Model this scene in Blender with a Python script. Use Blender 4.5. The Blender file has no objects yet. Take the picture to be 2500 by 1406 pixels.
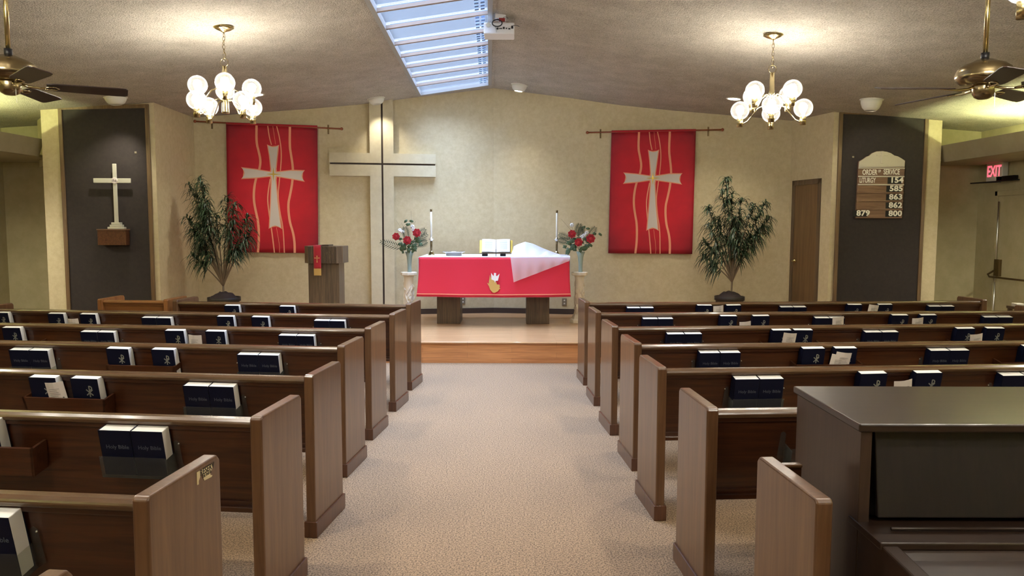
import bpy, math, random
import numpy as np
from mathutils import Vector, Matrix, noise
random.seed(7)
PI = math.pi
C = bpy.context.scene.collection

# ------------------------------------------------------------------ camera
F = 1881.25; PITCH = math.radians(4.73987); ROLL = math.radians(.1457); CH = 1.7120
cp, sp = math.cos(PITCH), math.sin(PITCH); cr, sr = math.cos(ROLL), math.sin(ROLL)
FW = Vector((0, cp, -sp)); _u = Vector((0, sp, cp)); _r = Vector((1, 0, 0))
RT = cr*_r + sr*_u; UP = -sr*_r + cr*_u
O = Vector((0, 0, CH))
cd = bpy.data.cameras.new('camera'); cam = bpy.data.objects.new('camera', cd); C.objects.link(cam)
cam.matrix_world = Matrix(((RT.x, UP.x, -FW.x, 0), (RT.y, UP.y, -FW.y, 0), (RT.z, UP.z, -FW.z, CH), (0, 0, 0, 1)))
cd.sensor_width = 36; cd.lens = 36*F/2500; cd.clip_start = .02; cd.clip_end = 200
bpy.context.scene.camera = cam
def ray(x, y):
    d = FW + RT*((x-1250)/F) - UP*((y-703)/F)
    return d/d.y
def at(x, y, Y): return O + ray(x, y)*Y
def atz(x, y, z):
    d = ray(x, y); return O + d*((z-CH)/d.z)
def onplane(x, y, P, m, off=0):
    # plane through P with plan slope m, moved toward the camera by off
    a = math.atan(m); px = P[0]+off*math.sin(a); py = P[1]-off*math.cos(a)
    d = ray(x, y); t = (py-m*px)/(1-m*d.x); return O + d*t

# ------------------------------------------------------------------ materials
MATS = {}
def nt(name):
    m = bpy.data.materials.new(name); m.use_nodes = True
    n = m.node_tree; b = n.nodes['Principled BSDF']; return m, n, b
def srgb(r, g, b):
    f = lambda c: ((c/255+.055)/1.055)**2.4 if c > 10.3 else c/255/12.92
    return (f(r), f(g), f(b), 1)
def plain(name, col, rough=.5, metal=0, coat=0, spec=None, sheen=0, bump=0, bscale=200, alpha=None):
    if name in MATS: return MATS[name]
    m, n, b = nt(name); b.inputs['Base Color'].default_value = col
    b.inputs['Roughness'].default_value = rough; b.inputs['Metallic'].default_value = metal
    b.inputs['Coat Weight'].default_value = coat; b.inputs['Coat Roughness'].default_value = .15
    if spec is not None: b.inputs['Specular IOR Level'].default_value = spec
    if sheen: b.inputs['Sheen Weight'].default_value = sheen
    tc = n.nodes.new('ShaderNodeTexCoord'); nz = n.nodes.new('ShaderNodeTexNoise')
    nz.inputs['Scale'].default_value = bscale; n.links.new(tc.outputs['Object'], nz.inputs['Vector'])
    if bump:
        bp = n.nodes.new('ShaderNodeBump'); bp.inputs['Strength'].default_value = bump; bp.inputs['Distance'].default_value = .002
        n.links.new(nz.outputs['Fac'], bp.inputs['Height']); n.links.new(bp.outputs['Normal'], b.inputs['Normal'])
    mp = n.nodes.new('ShaderNodeMapRange'); mp.inputs['To Min'].default_value = max(rough-.05, 0); mp.inputs['To Max'].default_value = min(rough+.05, 1)
    n.links.new(nz.outputs['Fac'], mp.inputs['Value'])
    if not metal: n.links.new(mp.outputs[0], b.inputs['Roughness'])
    MATS[name] = m; return m
def mottled(name, c1, c2, scale=6, rough=.8, detail=6, bump=.1, bscale=60, bdist=.003, c3=None, speck=0):
    m, n, b = nt(name); tc = n.nodes.new('ShaderNodeTexCoord')
    nz = n.nodes.new('ShaderNodeTexNoise'); nz.inputs['Scale'].default_value = scale; nz.inputs['Detail'].default_value = detail
    nz.inputs['Roughness'].default_value = .7
    cr_ = n.nodes.new('ShaderNodeValToRGB'); cr_.color_ramp.elements[0].color = c1; cr_.color_ramp.elements[1].color = c2
    cr_.color_ramp.elements[0].position = .35; cr_.color_ramp.elements[1].position = .65
    n.links.new(tc.outputs['Object'], nz.inputs['Vector']); n.links.new(nz.outputs['Fac'], cr_.inputs['Fac'])
    n.links.new(cr_.outputs['Color'], b.inputs['Base Color']); b.inputs['Roughness'].default_value = rough
    n2 = n.nodes.new('ShaderNodeTexNoise'); n2.inputs['Scale'].default_value = bscale; n2.inputs['Detail'].default_value = 3
    n.links.new(tc.outputs['Object'], n2.inputs['Vector'])
    bp = n.nodes.new('ShaderNodeBump'); bp.inputs['Strength'].default_value = bump; bp.inputs['Distance'].default_value = bdist
    n.links.new(n2.outputs['Fac'], bp.inputs['Height']); n.links.new(bp.outputs['Normal'], b.inputs['Normal'])
    if speck:
        r2 = n.nodes.new('ShaderNodeValToRGB'); r2.color_ramp.elements[0].position = .40; r2.color_ramp.elements[1].position = .55
        k = 1-speck; r2.color_ramp.elements[0].color = (k, k, k, 1); r2.color_ramp.elements[1].color = (1, 1, 1, 1)
        n.links.new(n2.outputs['Fac'], r2.inputs['Fac'])
        mx = n.nodes.new('ShaderNodeMix'); mx.data_type = 'RGBA'; mx.blend_type = 'MULTIPLY'; mx.inputs[0].default_value = 1
        n.links.new(cr_.outputs['Color'], mx.inputs[6]); n.links.new(r2.outputs['Color'], mx.inputs[7])
        n.links.new(mx.outputs[2], b.inputs['Base Color'])
    MATS[name] = m; return m
def wood(name, c1, c2, axis, rough=.3, coat=.4, k=1., contrast=1.):
    m, n, b = nt(name); tc = n.nodes.new('ShaderNodeTexCoord'); mp = n.nodes.new('ShaderNodeMapping')
    s = [26*k, 26*k, 26*k]; s['xyz'.index(axis)] = 1.3*k; mp.inputs['Scale'].default_value = s
    n.links.new(tc.outputs['Object'], mp.inputs['Vector'])
    nz = n.nodes.new('ShaderNodeTexNoise'); nz.inputs['Scale'].default_value = 1.5; nz.inputs['Detail'].default_value = 7; nz.inputs['Roughness'].default_value = .65
    nz.inputs['Distortion'].default_value = .6
    n.links.new(mp.outputs[0], nz.inputs['Vector'])
    cr_ = n.nodes.new('ShaderNodeValToRGB'); e = cr_.color_ramp.elements
    e[0].position = .32; e[0].color = c1; e[1].position = .68; e[1].color = c2
    n.links.new(nz.outputs['Fac'], cr_.inputs['Fac']); n.links.new(cr_.outputs['Color'], b.inputs['Base Color'])
    b.inputs['Roughness'].default_value = rough; b.inputs['Coat Weight'].default_value = coat; b.inputs['Coat Roughness'].default_value = .12
    bp = n.nodes.new('ShaderNodeBump'); bp.inputs['Strength'].default_value = .08; bp.inputs['Distance'].default_value = .002
    n.links.new(nz.outputs['Fac'], bp.inputs['Height']); n.links.new(bp.outputs['Normal'], b.inputs['Normal'])
    MATS[name] = m; return m
def emit(name, col, strength):
    m, n, b = nt(name); b.inputs['Base Color'].default_value = (1, 1, 1, 1)
    b.inputs['Emission Color'].default_value = col; b.inputs['Emission Strength'].default_value = strength
    MATS[name] = m; return m
def thin_glass(name, tint=(1, 1, 1, 1), gloss=.12, rough=.02, milky=0):
    m = bpy.data.materials.new(name); m.use_nodes = True; n = m.node_tree; n.nodes.clear()
    out = n.nodes.new('ShaderNodeOutputMaterial'); tr = n.nodes.new('ShaderNodeBsdfTransparent'); gl = n.nodes.new('ShaderNodeBsdfGlossy')
    tr.inputs['Color'].default_value = tint; gl.inputs['Roughness'].default_value = rough
    lw = n.nodes.new('ShaderNodeLayerWeight'); lw.inputs['Blend'].default_value = gloss
    mx = n.nodes.new('ShaderNodeMixShader'); n.links.new(lw.outputs['Fresnel'], mx.inputs[0])
    n.links.new(tr.outputs[0], mx.inputs[1]); n.links.new(gl.outputs[0], mx.inputs[2])
    last = mx
    if milky:
        tl = n.nodes.new('ShaderNodeBsdfTranslucent'); df = n.nodes.new('ShaderNodeBsdfDiffuse')
        tl.inputs['Color'].default_value = tint; df.inputs['Color'].default_value = tint
        m1 = n.nodes.new('ShaderNodeMixShader'); m1.inputs[0].default_value = .6; n.links.new(tl.outputs[0], m1.inputs[1]); n.links.new(df.outputs[0], m1.inputs[2])
        m2 = n.nodes.new('ShaderNodeMixShader'); m2.inputs[0].default_value = milky
        n.links.new(mx.outputs[0], m2.inputs[1]); n.links.new(m1.outputs[0], m2.inputs[2]); last = m2
    n.links.new(last.outputs[0], out.inputs['Surface']); MATS[name] = m; return m

M = MATS
mottled('wallpaper', srgb(195, 180, 144), srgb(208, 195, 161), 13, .75, 8, .06, 90)
mottled('cross_face', srgb(200, 189, 158), srgb(212, 202, 172), 6, .75, 6, .05, 90)
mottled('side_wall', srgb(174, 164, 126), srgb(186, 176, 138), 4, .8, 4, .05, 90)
mottled('ceiling_texture', srgb(178, 169, 155), srgb(194, 186, 172), 3, .95, 3, 1.0, 75, .012, speck=.3)
mottled('carpet', srgb(164, 136, 107), srgb(174, 146, 116), 60, .98, 3, .8, 110, .01, speck=.6)
mottled('panel_cloth', srgb(42, 35, 33), srgb(50, 42, 39), 20, .85, 4, .3, 400)
mottled('fascia_paint', srgb(150, 140, 112), srgb(158, 148, 120), 4, .7, 3, .03, 60)
D1, D2 = srgb(64, 36, 20), srgb(98, 60, 36)
wood('walnut_v', D1, D2, 'z'); wood('walnut_h', srgb(52, 25, 12), srgb(82, 46, 24), 'x'); wood('walnut_d', D1, D2, 'y')
wood('end_v', srgb(84, 56, 35), srgb(110, 79, 52), 'z', .36, .5); wood('rail_h', srgb(74, 50, 32), srgb(104, 76, 50), 'x', .25, .5)
wood('light_oak', srgb(120, 74, 36), srgb(160, 108, 60), 'x', .4, .2); wood('light_oak_v', srgb(120, 74, 36), srgb(160, 108, 60), 'z', .4, .2)
wood('brown_wood_v', srgb(70, 57, 43), srgb(112, 90, 66), 'z', .45, .1); wood('brown_wood_h', srgb(70, 54, 38), srgb(98, 76, 54), 'x', .45, .1)
wood('door_wood', srgb(92, 68, 40), srgb(120, 92, 58), 'z', .45, .15, .6); wood('trim_wood', srgb(88, 68, 46), srgb(124, 98, 70), 'z', .45, .1)
wood('piano_top', srgb(36, 24, 17), srgb(50, 35, 26), 'x', .36, .2); wood('piano_v', srgb(23, 15, 13), srgb(34, 23, 19), 'z', .5, .08); wood('piano_side', srgb(50, 34, 24), srgb(66, 47, 35), 'z', .45, .12)
wood('fan_wood', srgb(38, 24, 22), srgb(56, 38, 32), 'x', .4, .1); wood('rod_wood', srgb(130, 66, 36), srgb(160, 90, 52), 'x', .4, .2)
wood('board_wood', srgb(98, 70, 52), srgb(136, 104, 82), 'x', .35, .3)
plain('brass', srgb(190, 172, 124), .26, 1); plain('antique_brass', srgb(158, 142, 108), .27, 1); plain('chrome', srgb(216, 214, 206), .3, 1); plain('polished_silver', srgb(206, 204, 190), .35, .35)
plain('bright_brass', srgb(222, 210, 170), .15, 1); plain('dark_metal', srgb(40, 36, 34), .4, .8); plain('bronze', srgb(110, 92, 62), .4, .9)
plain('black_plastic', srgb(16, 17, 24), .4); plain('white_plastic', srgb(228, 228, 230), .45); plain('navy', srgb(6, 12, 36), .5, bump=.2, bscale=500, spec=.25)
plain('emblem_silver', srgb(150, 152, 142), .5, .2); plain('text_grey', srgb(74, 80, 92), .6); plain('pages', srgb(236, 234, 228), .8)
plain('pale_ink', srgb(196, 198, 206), .8); plain('paper', srgb(232, 222, 212), .8); plain('ink', srgb(120, 116, 112), .8); plain('black_ink', srgb(30, 28, 26), .8)
plain('red_cloth', srgb(210, 28, 58), .75, sheen=.3, bump=.15, bscale=600); plain('red_side', srgb(168, 14, 32), .8, sheen=.3)
plain('gold_cloth', srgb(206, 168, 96), .6); plain('pink_line', srgb(236, 158, 124), .7); plain('white_cloth', srgb(236, 236, 240), .8, sheen=.2)
plain('silver_cloth', srgb(214, 204, 196), .7); plain('plant_leaf', srgb(70, 92, 64), .4); plain('plant_leaf_dark', srgb(40, 60, 42), .45)
plain('stem', srgb(120, 104, 84), .7); plain('pot', srgb(34, 27, 25), .5, bump=.3, bscale=80); plain('moss', srgb(62, 50, 50), .9, bump=.5, bscale=40)
plain('rose_red', srgb(176, 8, 30), .6, sheen=.3); plain('white_petal', srgb(236, 238, 238), .7); plain('vase_green', srgb(150, 168, 160), .2)
plain('plaster', srgb(226, 216, 196), .7, bump=.3, bscale=60); plain('fixture_white', srgb(222, 220, 208), .5); plain('candle_wax', srgb(236, 232, 216), .5)
plain('silver', srgb(214, 214, 214), .18, 1); plain('board_metal', srgb(196, 188, 176), .4, .3, bump=.6, bscale=40); plain('number_white', srgb(240, 236, 222), .6)
plain('gold_paint', srgb(196, 164, 66), .35, .5); plain('skylight_frame', srgb(150, 148, 146), .5); plain('bar_paint', srgb(158, 140, 128), .6)
plain('outlet_plate', srgb(140, 130, 112), .5, .3); plain('sticker', srgb(206, 190, 150), .7); plain('frit', srgb(120, 150, 200), .8); plain('curb', srgb(176, 172, 164), .8)
plain('red_box', srgb(150, 40, 36), .5); plain('tan_shelf', srgb(196, 190, 176), .6)
emit('bulb', (1, .94, .83, 1), 80); emit('lamp_lens', (1, .95, .82, 1), 14); emit('cove_tube', (.90, 1, .5, 1), 130)
emit('exit_red', (1, .06, .12, 1), 1.1)
thin_glass('clear_glass', (.98, .98, .97, 1), .16, milky=.025); thin_glass('acrylic', (.90, .91, .88, 1), .14, .06, milky=.035); thin_glass('sky_glass', (.95, .97, 1, 1), .06, .05, milky=.03)
thin_glass('veil', (.93, .93, .97, 1), .02, .6, milky=.64)
def planks(name, axis=0):
    m, n, b = nt(name); tc = n.nodes.new('ShaderNodeTexCoord'); br = n.nodes.new('ShaderNodeTexBrick'); mp = n.nodes.new('ShaderNodeMapping')
    if axis: mp.inputs['Rotation'].default_value = (PI/2, 0, 0)
    n.links.new(tc.outputs['Object'], mp.inputs[0]); n.links.new(mp.outputs[0], br.inputs['Vector'])
    br.inputs['Scale'].default_value = 1; br.inputs['Brick Width'].default_value = 1.1; br.inputs['Row Height'].default_value = .066
    br.inputs['Mortar Size'].default_value = .0012; br.inputs['Bias'].default_value = 0
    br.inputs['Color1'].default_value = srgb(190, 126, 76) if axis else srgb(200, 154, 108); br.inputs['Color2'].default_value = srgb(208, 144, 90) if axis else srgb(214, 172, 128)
    br.inputs['Mortar'].default_value = srgb(150, 106, 72)
    mq = n.nodes.new('ShaderNodeMapping'); mq.inputs['Scale'].default_value = (2, 40, 40); n.links.new(tc.outputs['Object'], mq.inputs[0])
    nz = n.nodes.new('ShaderNodeTexNoise'); nz.inputs['Scale'].default_value = 1.4; nz.inputs['Detail'].default_value = 6; n.links.new(mq.outputs[0], nz.inputs['Vector'])
    r2 = n.nodes.new('ShaderNodeValToRGB'); r2.color_ramp.elements[0].color = (.72, .66, .6, 1); r2.color_ramp.elements[0].position = .35; r2.color_ramp.elements[1].position = .6
    n.links.new(nz.outputs['Fac'], r2.inputs['Fac'])
    mx = n.nodes.new('ShaderNodeMix'); mx.data_type = 'RGBA'; mx.blend_type = 'MULTIPLY'; mx.inputs[0].default_value = .8
    n.links.new(br.outputs['Color'], mx.inputs[6]); n.links.new(r2.outputs['Color'], mx.inputs[7]); n.links.new(mx.outputs[2], b.inputs['Base Color'])
    b.inputs['Roughness'].default_value = .33; b.inputs['Coat Weight'].default_value = .3; MATS[name] = m
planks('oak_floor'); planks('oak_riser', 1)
def banner_cloth():
    m, n, b = nt('banner_cloth'); tc = n.nodes.new('ShaderNodeTexCoord')
    sx = n.nodes.new('ShaderNodeSeparateXYZ'); n.links.new(tc.outputs['Generated'], sx.inputs[0])
    # woven darker border, part of the printed fabric
    def edge(o):
        a = n.nodes.new('ShaderNodeMath'); a.operation = 'SUBTRACT'; n.links.new(o, a.inputs[0]); a.inputs[1].default_value = .5
        c = n.nodes.new('ShaderNodeMath'); c.operation = 'POWER'; ab = n.nodes.new('ShaderNodeMath'); ab.operation = 'ABSOLUTE'
        n.links.new(a.outputs[0], ab.inputs[0]); n.links.new(ab.outputs[0], c.inputs[0]); c.inputs[1].default_value = 3.; return c.outputs[0]
    ad = n.nodes.new('ShaderNodeMath'); ad.operation = 'ADD'; n.links.new(edge(sx.outputs['X']), ad.inputs[0]); n.links.new(edge(sx.outputs['Z']), ad.inputs[1])
    nz = n.nodes.new('ShaderNodeTexNoise'); nz.inputs['Scale'].default_value = 5; nz.inputs['Detail'].default_value = 8; n.links.new(tc.outputs['Object'], nz.inputs['Vector'])
    m2 = n.nodes.new('ShaderNodeMath'); m2.operation = 'MULTIPLY_ADD'; n.links.new(nz.outputs['Fac'], m2.inputs[0]); m2.inputs[1].default_value = .12; n.links.new(ad.outputs[0], m2.inputs[2])
    r = n.nodes.new('ShaderNodeValToRGB'); r.color_ramp.elements[0].position = .06; r.color_ramp.elements[0].color = srgb(206, 18, 42)
    r.color_ramp.elements[1].position = .26; r.color_ramp.elements[1].color = srgb(128, 6, 30)
    n.links.new(m2.outputs[0], r.inputs['Fac']); n.links.new(r.outputs['Color'], b.inputs['Base Color']); b.inputs['Roughness'].default_value = .7
    MATS['banner_cloth'] = m
banner_cloth()

# ------------------------------------------------------------------ mesh building
class MB:
    def __init__(s): s.v = []; s.f = []
    def add(s, vs, fs):
        o = len(s.v); s.v += [tuple(v) for v in vs]; s.f += [tuple(i+o for i in f) for f in fs]; return s
    def box(s, x0, x1, y0, y1, z0, z1):
        return s.add([(x0,y0,z0),(x1,y0,z0),(x1,y1,z0),(x0,y1,z0),(x0,y0,z1),(x1,y0,z1),(x1,y1,z1),(x0,y1,z1)],
                     [(0,3,2,1),(4,5,6,7),(0,1,5,4),(1,2,6,5),(2,3,7,6),(3,0,4,7)])
    def hexa(s, p):   # 8 points, bottom ring then top ring
        return s.add(p, [(0,3,2,1),(4,5,6,7),(0,1,5,4),(1,2,6,5),(2,3,7,6),(3,0,4,7)])
    def prism(s, poly, axis, a, b):   # polygon (2D) extruded along axis
        n = len(poly)
        def P(q, t):
            if axis == 'y': return (q[0], t, q[1])
            if axis == 'x': return (t, q[0], q[1])
            return (q[0], q[1], t)
        vs = [P(q, a) for q in poly]+[P(q, b) for q in poly]
        return s.add(vs, [tuple(range(n))[::-1], tuple(range(n, 2*n))]+[(i, (i+1) % n, n+(i+1) % n, n+i) for i in range(n)])
    def lathe(s, prof, c=(0, 0, 0), n=20, R=None, sc=(1, 1)):
        vs = []; fs = []; k = len(prof)
        for (r, z) in prof:
            for i in range(n):
                a = 2*PI*i/n; p = Vector((r*math.cos(a)*sc[0], r*math.sin(a)*sc[1], z))
                if R is not None: p = R @ p
                vs.append((p.x+c[0], p.y+c[1], p.z+c[2]))
        for j in range(k-1):
            for i in range(n): fs.append((j*n+i, j*n+(i+1) % n, (j+1)*n+(i+1) % n, (j+1)*n+i))
        if prof[0][0] > 1e-5: fs.append(tuple(range(n))[::-1])
        if prof[-1][0] > 1e-5: fs.append(tuple(range((k-1)*n, k*n)))
        return s.add(vs, fs)
    def sphere(s, c, r, n=16, k=10, sc=(1, 1, 1), R=None, a0=-90, a1=90):
        prof = [(max(r*math.cos(math.radians(a0+(a1-a0)*i/k)), 1e-6)*sc[0], r*math.sin(math.radians(a0+(a1-a0)*i/k))*sc[2]) for i in range(k+1)]
        return s.lathe(prof, c, n, R)
    def tube(s, pts, r, n=8, closed=False):
        pts = [Vector(p) for p in pts]; m = len(pts); vs = []; fs = []; prev = None
        for i, p in enumerate(pts):
            a = pts[(i-1) % m] if (closed or i > 0) else p; b = pts[(i+1) % m] if (closed or i < m-1) else p
            t = (b-a).normalized(); ref = prev if prev is not None else (Vector((0, 0, 1)) if abs(t.z) < .9 else Vector((1, 0, 0)))
            u = (ref - t*ref.dot(t))
            if u.length < 1e-4: u = t.orthogonal()
            u.normalize(); w = t.cross(u); prev = u
            rr = r[i] if isinstance(r, (list, tuple)) else r
            for k in range(n):
                q = p+(u*math.cos(2*PI*k/n)+w*math.sin(2*PI*k/n))*rr; vs.append(tuple(q))
        for i in range(m if closed else m-1):
            j = (i+1) % m
            for k in range(n): fs.append((i*n+k, i*n+(k+1) % n, j*n+(k+1) % n, j*n+k))
        if not closed: fs += [tuple(range(n))[::-1], tuple(range((m-1)*n, m*n))]
        return s.add(vs, fs)
    def grid(s, fn, nu, nv, thick=0):
        vs = [fn(i/nu, j/nv) for j in range(nv+1) for i in range(nu+1)]
        fs = [(j*(nu+1)+i, j*(nu+1)+i+1, (j+1)*(nu+1)+i+1, (j+1)*(nu+1)+i) for j in range(nv) for i in range(nu)]
        return s.add(vs, fs)
    def mesh(s, name, smooth=False):
        me = bpy.data.meshes.new(name); me.from_pydata([tuple(v) for v in s.v], [], s.f); me.validate(); me.update()
        if smooth:
            for p in me.polygons: p.use_smooth = True
        return me
    def obj(s, name, mat, parent=None, smooth=False, bevel=0, solid=0, seg=2):
        me = s.mesh(name, smooth); me.materials.append(M[mat] if isinstance(mat, str) else mat)
        o = bpy.data.objects.new(name, me); C.objects.link(o)
        if parent is not None: o.parent = parent
        if solid:
            md = o.modifiers.new('s', 'SOLIDIFY'); md.thickness = solid; md.offset = 0
        if bevel:
            md = o.modifiers.new('b', 'BEVEL'); md.width = bevel; md.segments = seg; md.limit_method = 'ANGLE'; md.angle_limit = math.radians(40)
        return o
def tag(o, label=None, cat=None, group=None, kind=None):
    if label: o['label'] = label
    if cat: o['category'] = cat
    if group: o['group'] = group
    if kind: o['kind'] = kind
    return o
def thing(name, label, cat, loc=(0, 0, 0), rz=0, group=None, rot=None):
    o = bpy.data.objects.new(name, None); C.objects.link(o); o.empty_display_size = .1
    o.location = loc; o.rotation_euler = rot or (0, 0, rz)
    return tag(o, label, cat, group)
def struct(o): o['kind'] = 'structure'; return o
def dup(root, loc=None, rz=None, label=None, group=None):
    def rec(o, par):
        c = o.copy(); C.objects.link(c); c.parent = par
        for ch in [q for q in bpy.data.objects if q.parent == o]: rec(ch, c)
        return c
    r = rec(root, None)
    if loc is not None: r.location = loc
    if rz is not None: r.rotation_euler = (0, 0, rz)
    if label: r['label'] = label
    if group: r['group'] = group
    return r
def text_mb(txt, size, depth=.0008, bold=0, align='CENTER', sx=1., shear=0, spacing=1.):
    """text lying in the local XZ plane, facing -Y"""
    cu = bpy.data.curves.new('t', 'FONT'); cu.body = txt; cu.size = size; cu.align_x = align; cu.align_y = 'CENTER'
    cu.extrude = depth/2; cu.offset = bold*size; cu.shear = shear; cu.resolution_u = 3; cu.space_character = spacing
    o = bpy.data.objects.new('t', cu); C.objects.link(o); dg = bpy.context.evaluated_depsgraph_get()
    me = bpy.data.meshes.new_from_object(o.evaluated_get(dg)); mb = MB()
    mb.add([(v.co.x*sx, -v.co.z, v.co.y) for v in me.vertices], [tuple(p.vertices) for p in me.polygons])
    bpy.data.objects.remove(o); bpy.data.curves.remove(cu); bpy.data.meshes.remove(me); return mb
def shift(mb, dx=0, dy=0, dz=0):
    mb.v = [(x+dx, y+dy, z+dz) for x, y, z in mb.v]; return mb
def xform(mb, mat):
    mb.v = [tuple(mat @ Vector(p)) for p in mb.v]; return mb
def merge(*mbs):
    r = MB()
    for m in mbs: r.add(m.v, m.f)
    return r

# ------------------------------------------------------------------ the room
APEX = (-.30, 12.53); ML, MR = .17, -.13
def xr(Y): return APEX[0]-.029*(Y-APEX[1])
PROF = [(0, 3.875), (.6, 3.785), (1.15, 3.705), (2.0, 3.57), (2.8, 3.475), (3.5, 3.405), (4.5, 3.30), (7.6, 3.08), (9, 3.0)]
def cz(X, Y):
    s = abs(X-xr(Y))
    for (a, za), (b, zb) in zip(PROF, PROF[1:]):
        if s <= b: return za+(zb-za)*(s-a)/(b-a)
    return PROF[-1][1]
def onceil(x, y):
    d = ray(x, y); lo, hi = 1., 14.
    for _ in range(50):
        t = (lo+hi)/2; p = O+d*t
        if p.z < cz(p.x, p.y): lo = t
        else: hi = t
    return O+d*lo
def wall(name, pts, mat='wallpaper', z0=0, th=.1, ztop=None, out=1):
    """vertical wall along plan points; thickness is laid to the left of the walking direction when out=1"""
    mb = MB()
    for (a, b) in zip(pts, pts[1:]):
        a = Vector(a).to_3d(); b = Vector(b).to_3d(); n = max(1, int((b-a).length/.35)); t = (b-a).normalized(); nn = Vector((-t.y, t.x, 0))*th*out
        for i in range(n):
            p = a.lerp(b, i/n); q = a.lerp(b, (i+1)/n)
            zp = ztop if ztop else cz(p.x, p.y)+.02; zq = ztop if ztop else cz(q.x, q.y)+.02
            mb.hexa([(p.x,p.y,z0),(q.x,q.y,z0),(q.x+nn.x,q.y+nn.y,z0),(p.x+nn.x,p.y+nn.y,z0),(p.x,p.y,zp),(q.x,q.y,zq),(q.x+nn.x,q.y+nn.y,zq),(p.x+nn.x,p.y+nn.y,zp)])
    return struct(mb.obj(name, mat))
YB = -5.5
struct(MB().box(-9, 9, YB-.3, 13.2, -.1, 0).obj('floor', 'carpet'))
LC = (-4.80, APEX[1]+ML*(-4.80-APEX[0])); RC = (4.27, APEX[1]+MR*(4.27-APEX[0]))
LP = (-4.74, 10.35); LP2 = (-6.22, 10.31); RP = (4.49, 10.92); RP2 = (6.03, 10.96)
wall('wall_altar_left', [APEX, LC], out=-1); wall('wall_altar_right', [APEX, RC], out=1)
wall('wall_return_left', [LP, LC], out=1); wall('wall_return_right', [RP, RC], out=-1)
wall('wall_wing_left', [LP2, LP], out=1, th=.16); wall('wall_wing_right', [RP, RP2], out=1, th=.16)
LE = (-7.53, 11.5); RE = (7.0, 11.65)
wall('wall_alcove_left', [LE, (-5.0, 11.6)], 'side_wall', out=1); wall('wall_alcove_right', [(4.6, 11.62), RE], 'side_wall', out=1)
wall('wall_left', [(-7.2, YB), LE], 'side_wall', out=1); wall('wall_right', [RE, (7.25, YB)], 'side_wall', out=1)
wall('wall_rear', [(7.25, YB), (-7.2, YB)], out=1)
# left bulkhead behind the wing
mb = MB(); a, b, c_ = Vector((-6.22, 10.47, 0)), Vector((-6.75, 11.1, 0)), Vector((-6.72, 11.54, 0))
mb.hexa([(a.x,a.y,2.5),(b.x,b.y,2.5),(-6.3,11.6,2.5),(-6.0,10.47,2.5),(a.x,a.y,3.22),(b.x,b.y,3.19),(-6.3,11.6,3.22),(-6.0,10.47,3.25)])
struct(mb.obj('wall_bulkhead', 'side_wall'))
# ceiling with the skylight opening
SK0, SK1 = -1.15, -.06; SY0, SY1 = 4.95, 12.12
S = sorted(set([-9, -7.6, -4.5, -3.5, -2.8, -2.0, SK0, -.6, SK1, 0, .6, 1.15, 2.0, 2.8, 3.5, 4.5, 7.6, 9])); YS = [YB-.2, 0, SY0, SY1, 13.2]
mb = MB()
for j in range(len(YS)-1):
    for i in range(len(S)-1):
        if j == 2 and SK0 <= S[i] < SK1: continue
        y0, y1 = YS[j], YS[j+1]; q = []
        for (s, y) in ((S[i], y0), (S[i+1], y0), (S[i+1], y1), (S[i], y1)):
            X = xr(y)+s; q.append((X, y, cz(X, y)))
        mb.hexa(q+[(x, y, z+.14) for x, y, z in q])
struct(mb.obj('ceiling', 'ceiling_texture'))
# skylight
def skp(s, Y, dz): X = xr(Y)+s; return (X, Y, cz(X, Y)+dz)
sky = bpy.data.objects.new('window_1', None); C.objects.link(sky); sky['kind'] = 'structure'; sky['label'] = 'long ridge skylight with narrow glazing bars'
mb = MB()
def bar(mb, p, q, w, d0, d1):  # p,q = (s,Y); flat bar following the slope
    p0 = Vector(skp(*p, 0)); q0 = Vector(skp(*q, 0)); t = (q0-p0).normalized(); sd = t.cross(Vector((0, 0, 1))).normalized()*w/2; up = Vector((0, 0, 1))
    mb.hexa([tuple(v) for v in (p0-sd+up*d0, q0-sd+up*d0, q0+sd+up*d0, p0+sd+up*d0, p0-sd+up*d1, q0-sd+up*d1, q0+sd+up*d1, p0+sd+up*d1)])
for a, b in (((SK0, SY0), (SK0, SY1)), ((SK1, SY0), (SK1, SY1)), ((SK0, SY0), (SK1, SY0)), ((SK0, SY1), (SK1, SY1))): bar(mb, a, b, .05, -.02, .12)
mb.obj('window_frame', 'skylight_frame', sky)
YBAR = [5.5, 6.15, 6.80, 7.45, 8.09, 8.80, 9.42, 10.05, 10.70, 11.38]
for y in YBAR:
    b = MB(); bar(b, (SK0+.02, y), (SK1-.02, y), .045, -.012, .022); b.obj('glazing_bar', 'bar_paint', sky)
for a, b in zip([SY0]+YBAR, YBAR+[SY1]):
    g = MB(); q = [skp(s, y, .026) for s, y in ((SK0, a+.02), (SK1, a+.02), (SK1, b-.02), (SK0, b-.02))]
    g.hexa(q+[(x, y, z+.006) for x, y, z in q]); g.obj('pane', 'sky_glass', sky)
    # fritted ventilation strip printed beside the ridge edge
    f = MB()
    for col in (0, 1):
        for k in range(4):
            s = SK1-.075-col*.06; y = a+.16+(b-a-.3)*k/3; q = [skp(ss, yy, .020) for ss, yy in ((s-.02, y), (s+.02, y), (s+.02, y+.06), (s-.02, y+.06))]
            f.hexa(q+[(x_, y_, z_+.003) for x_, y_, z_ in q])
    f.obj('frit_dots', 'frit', sky)
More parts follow.
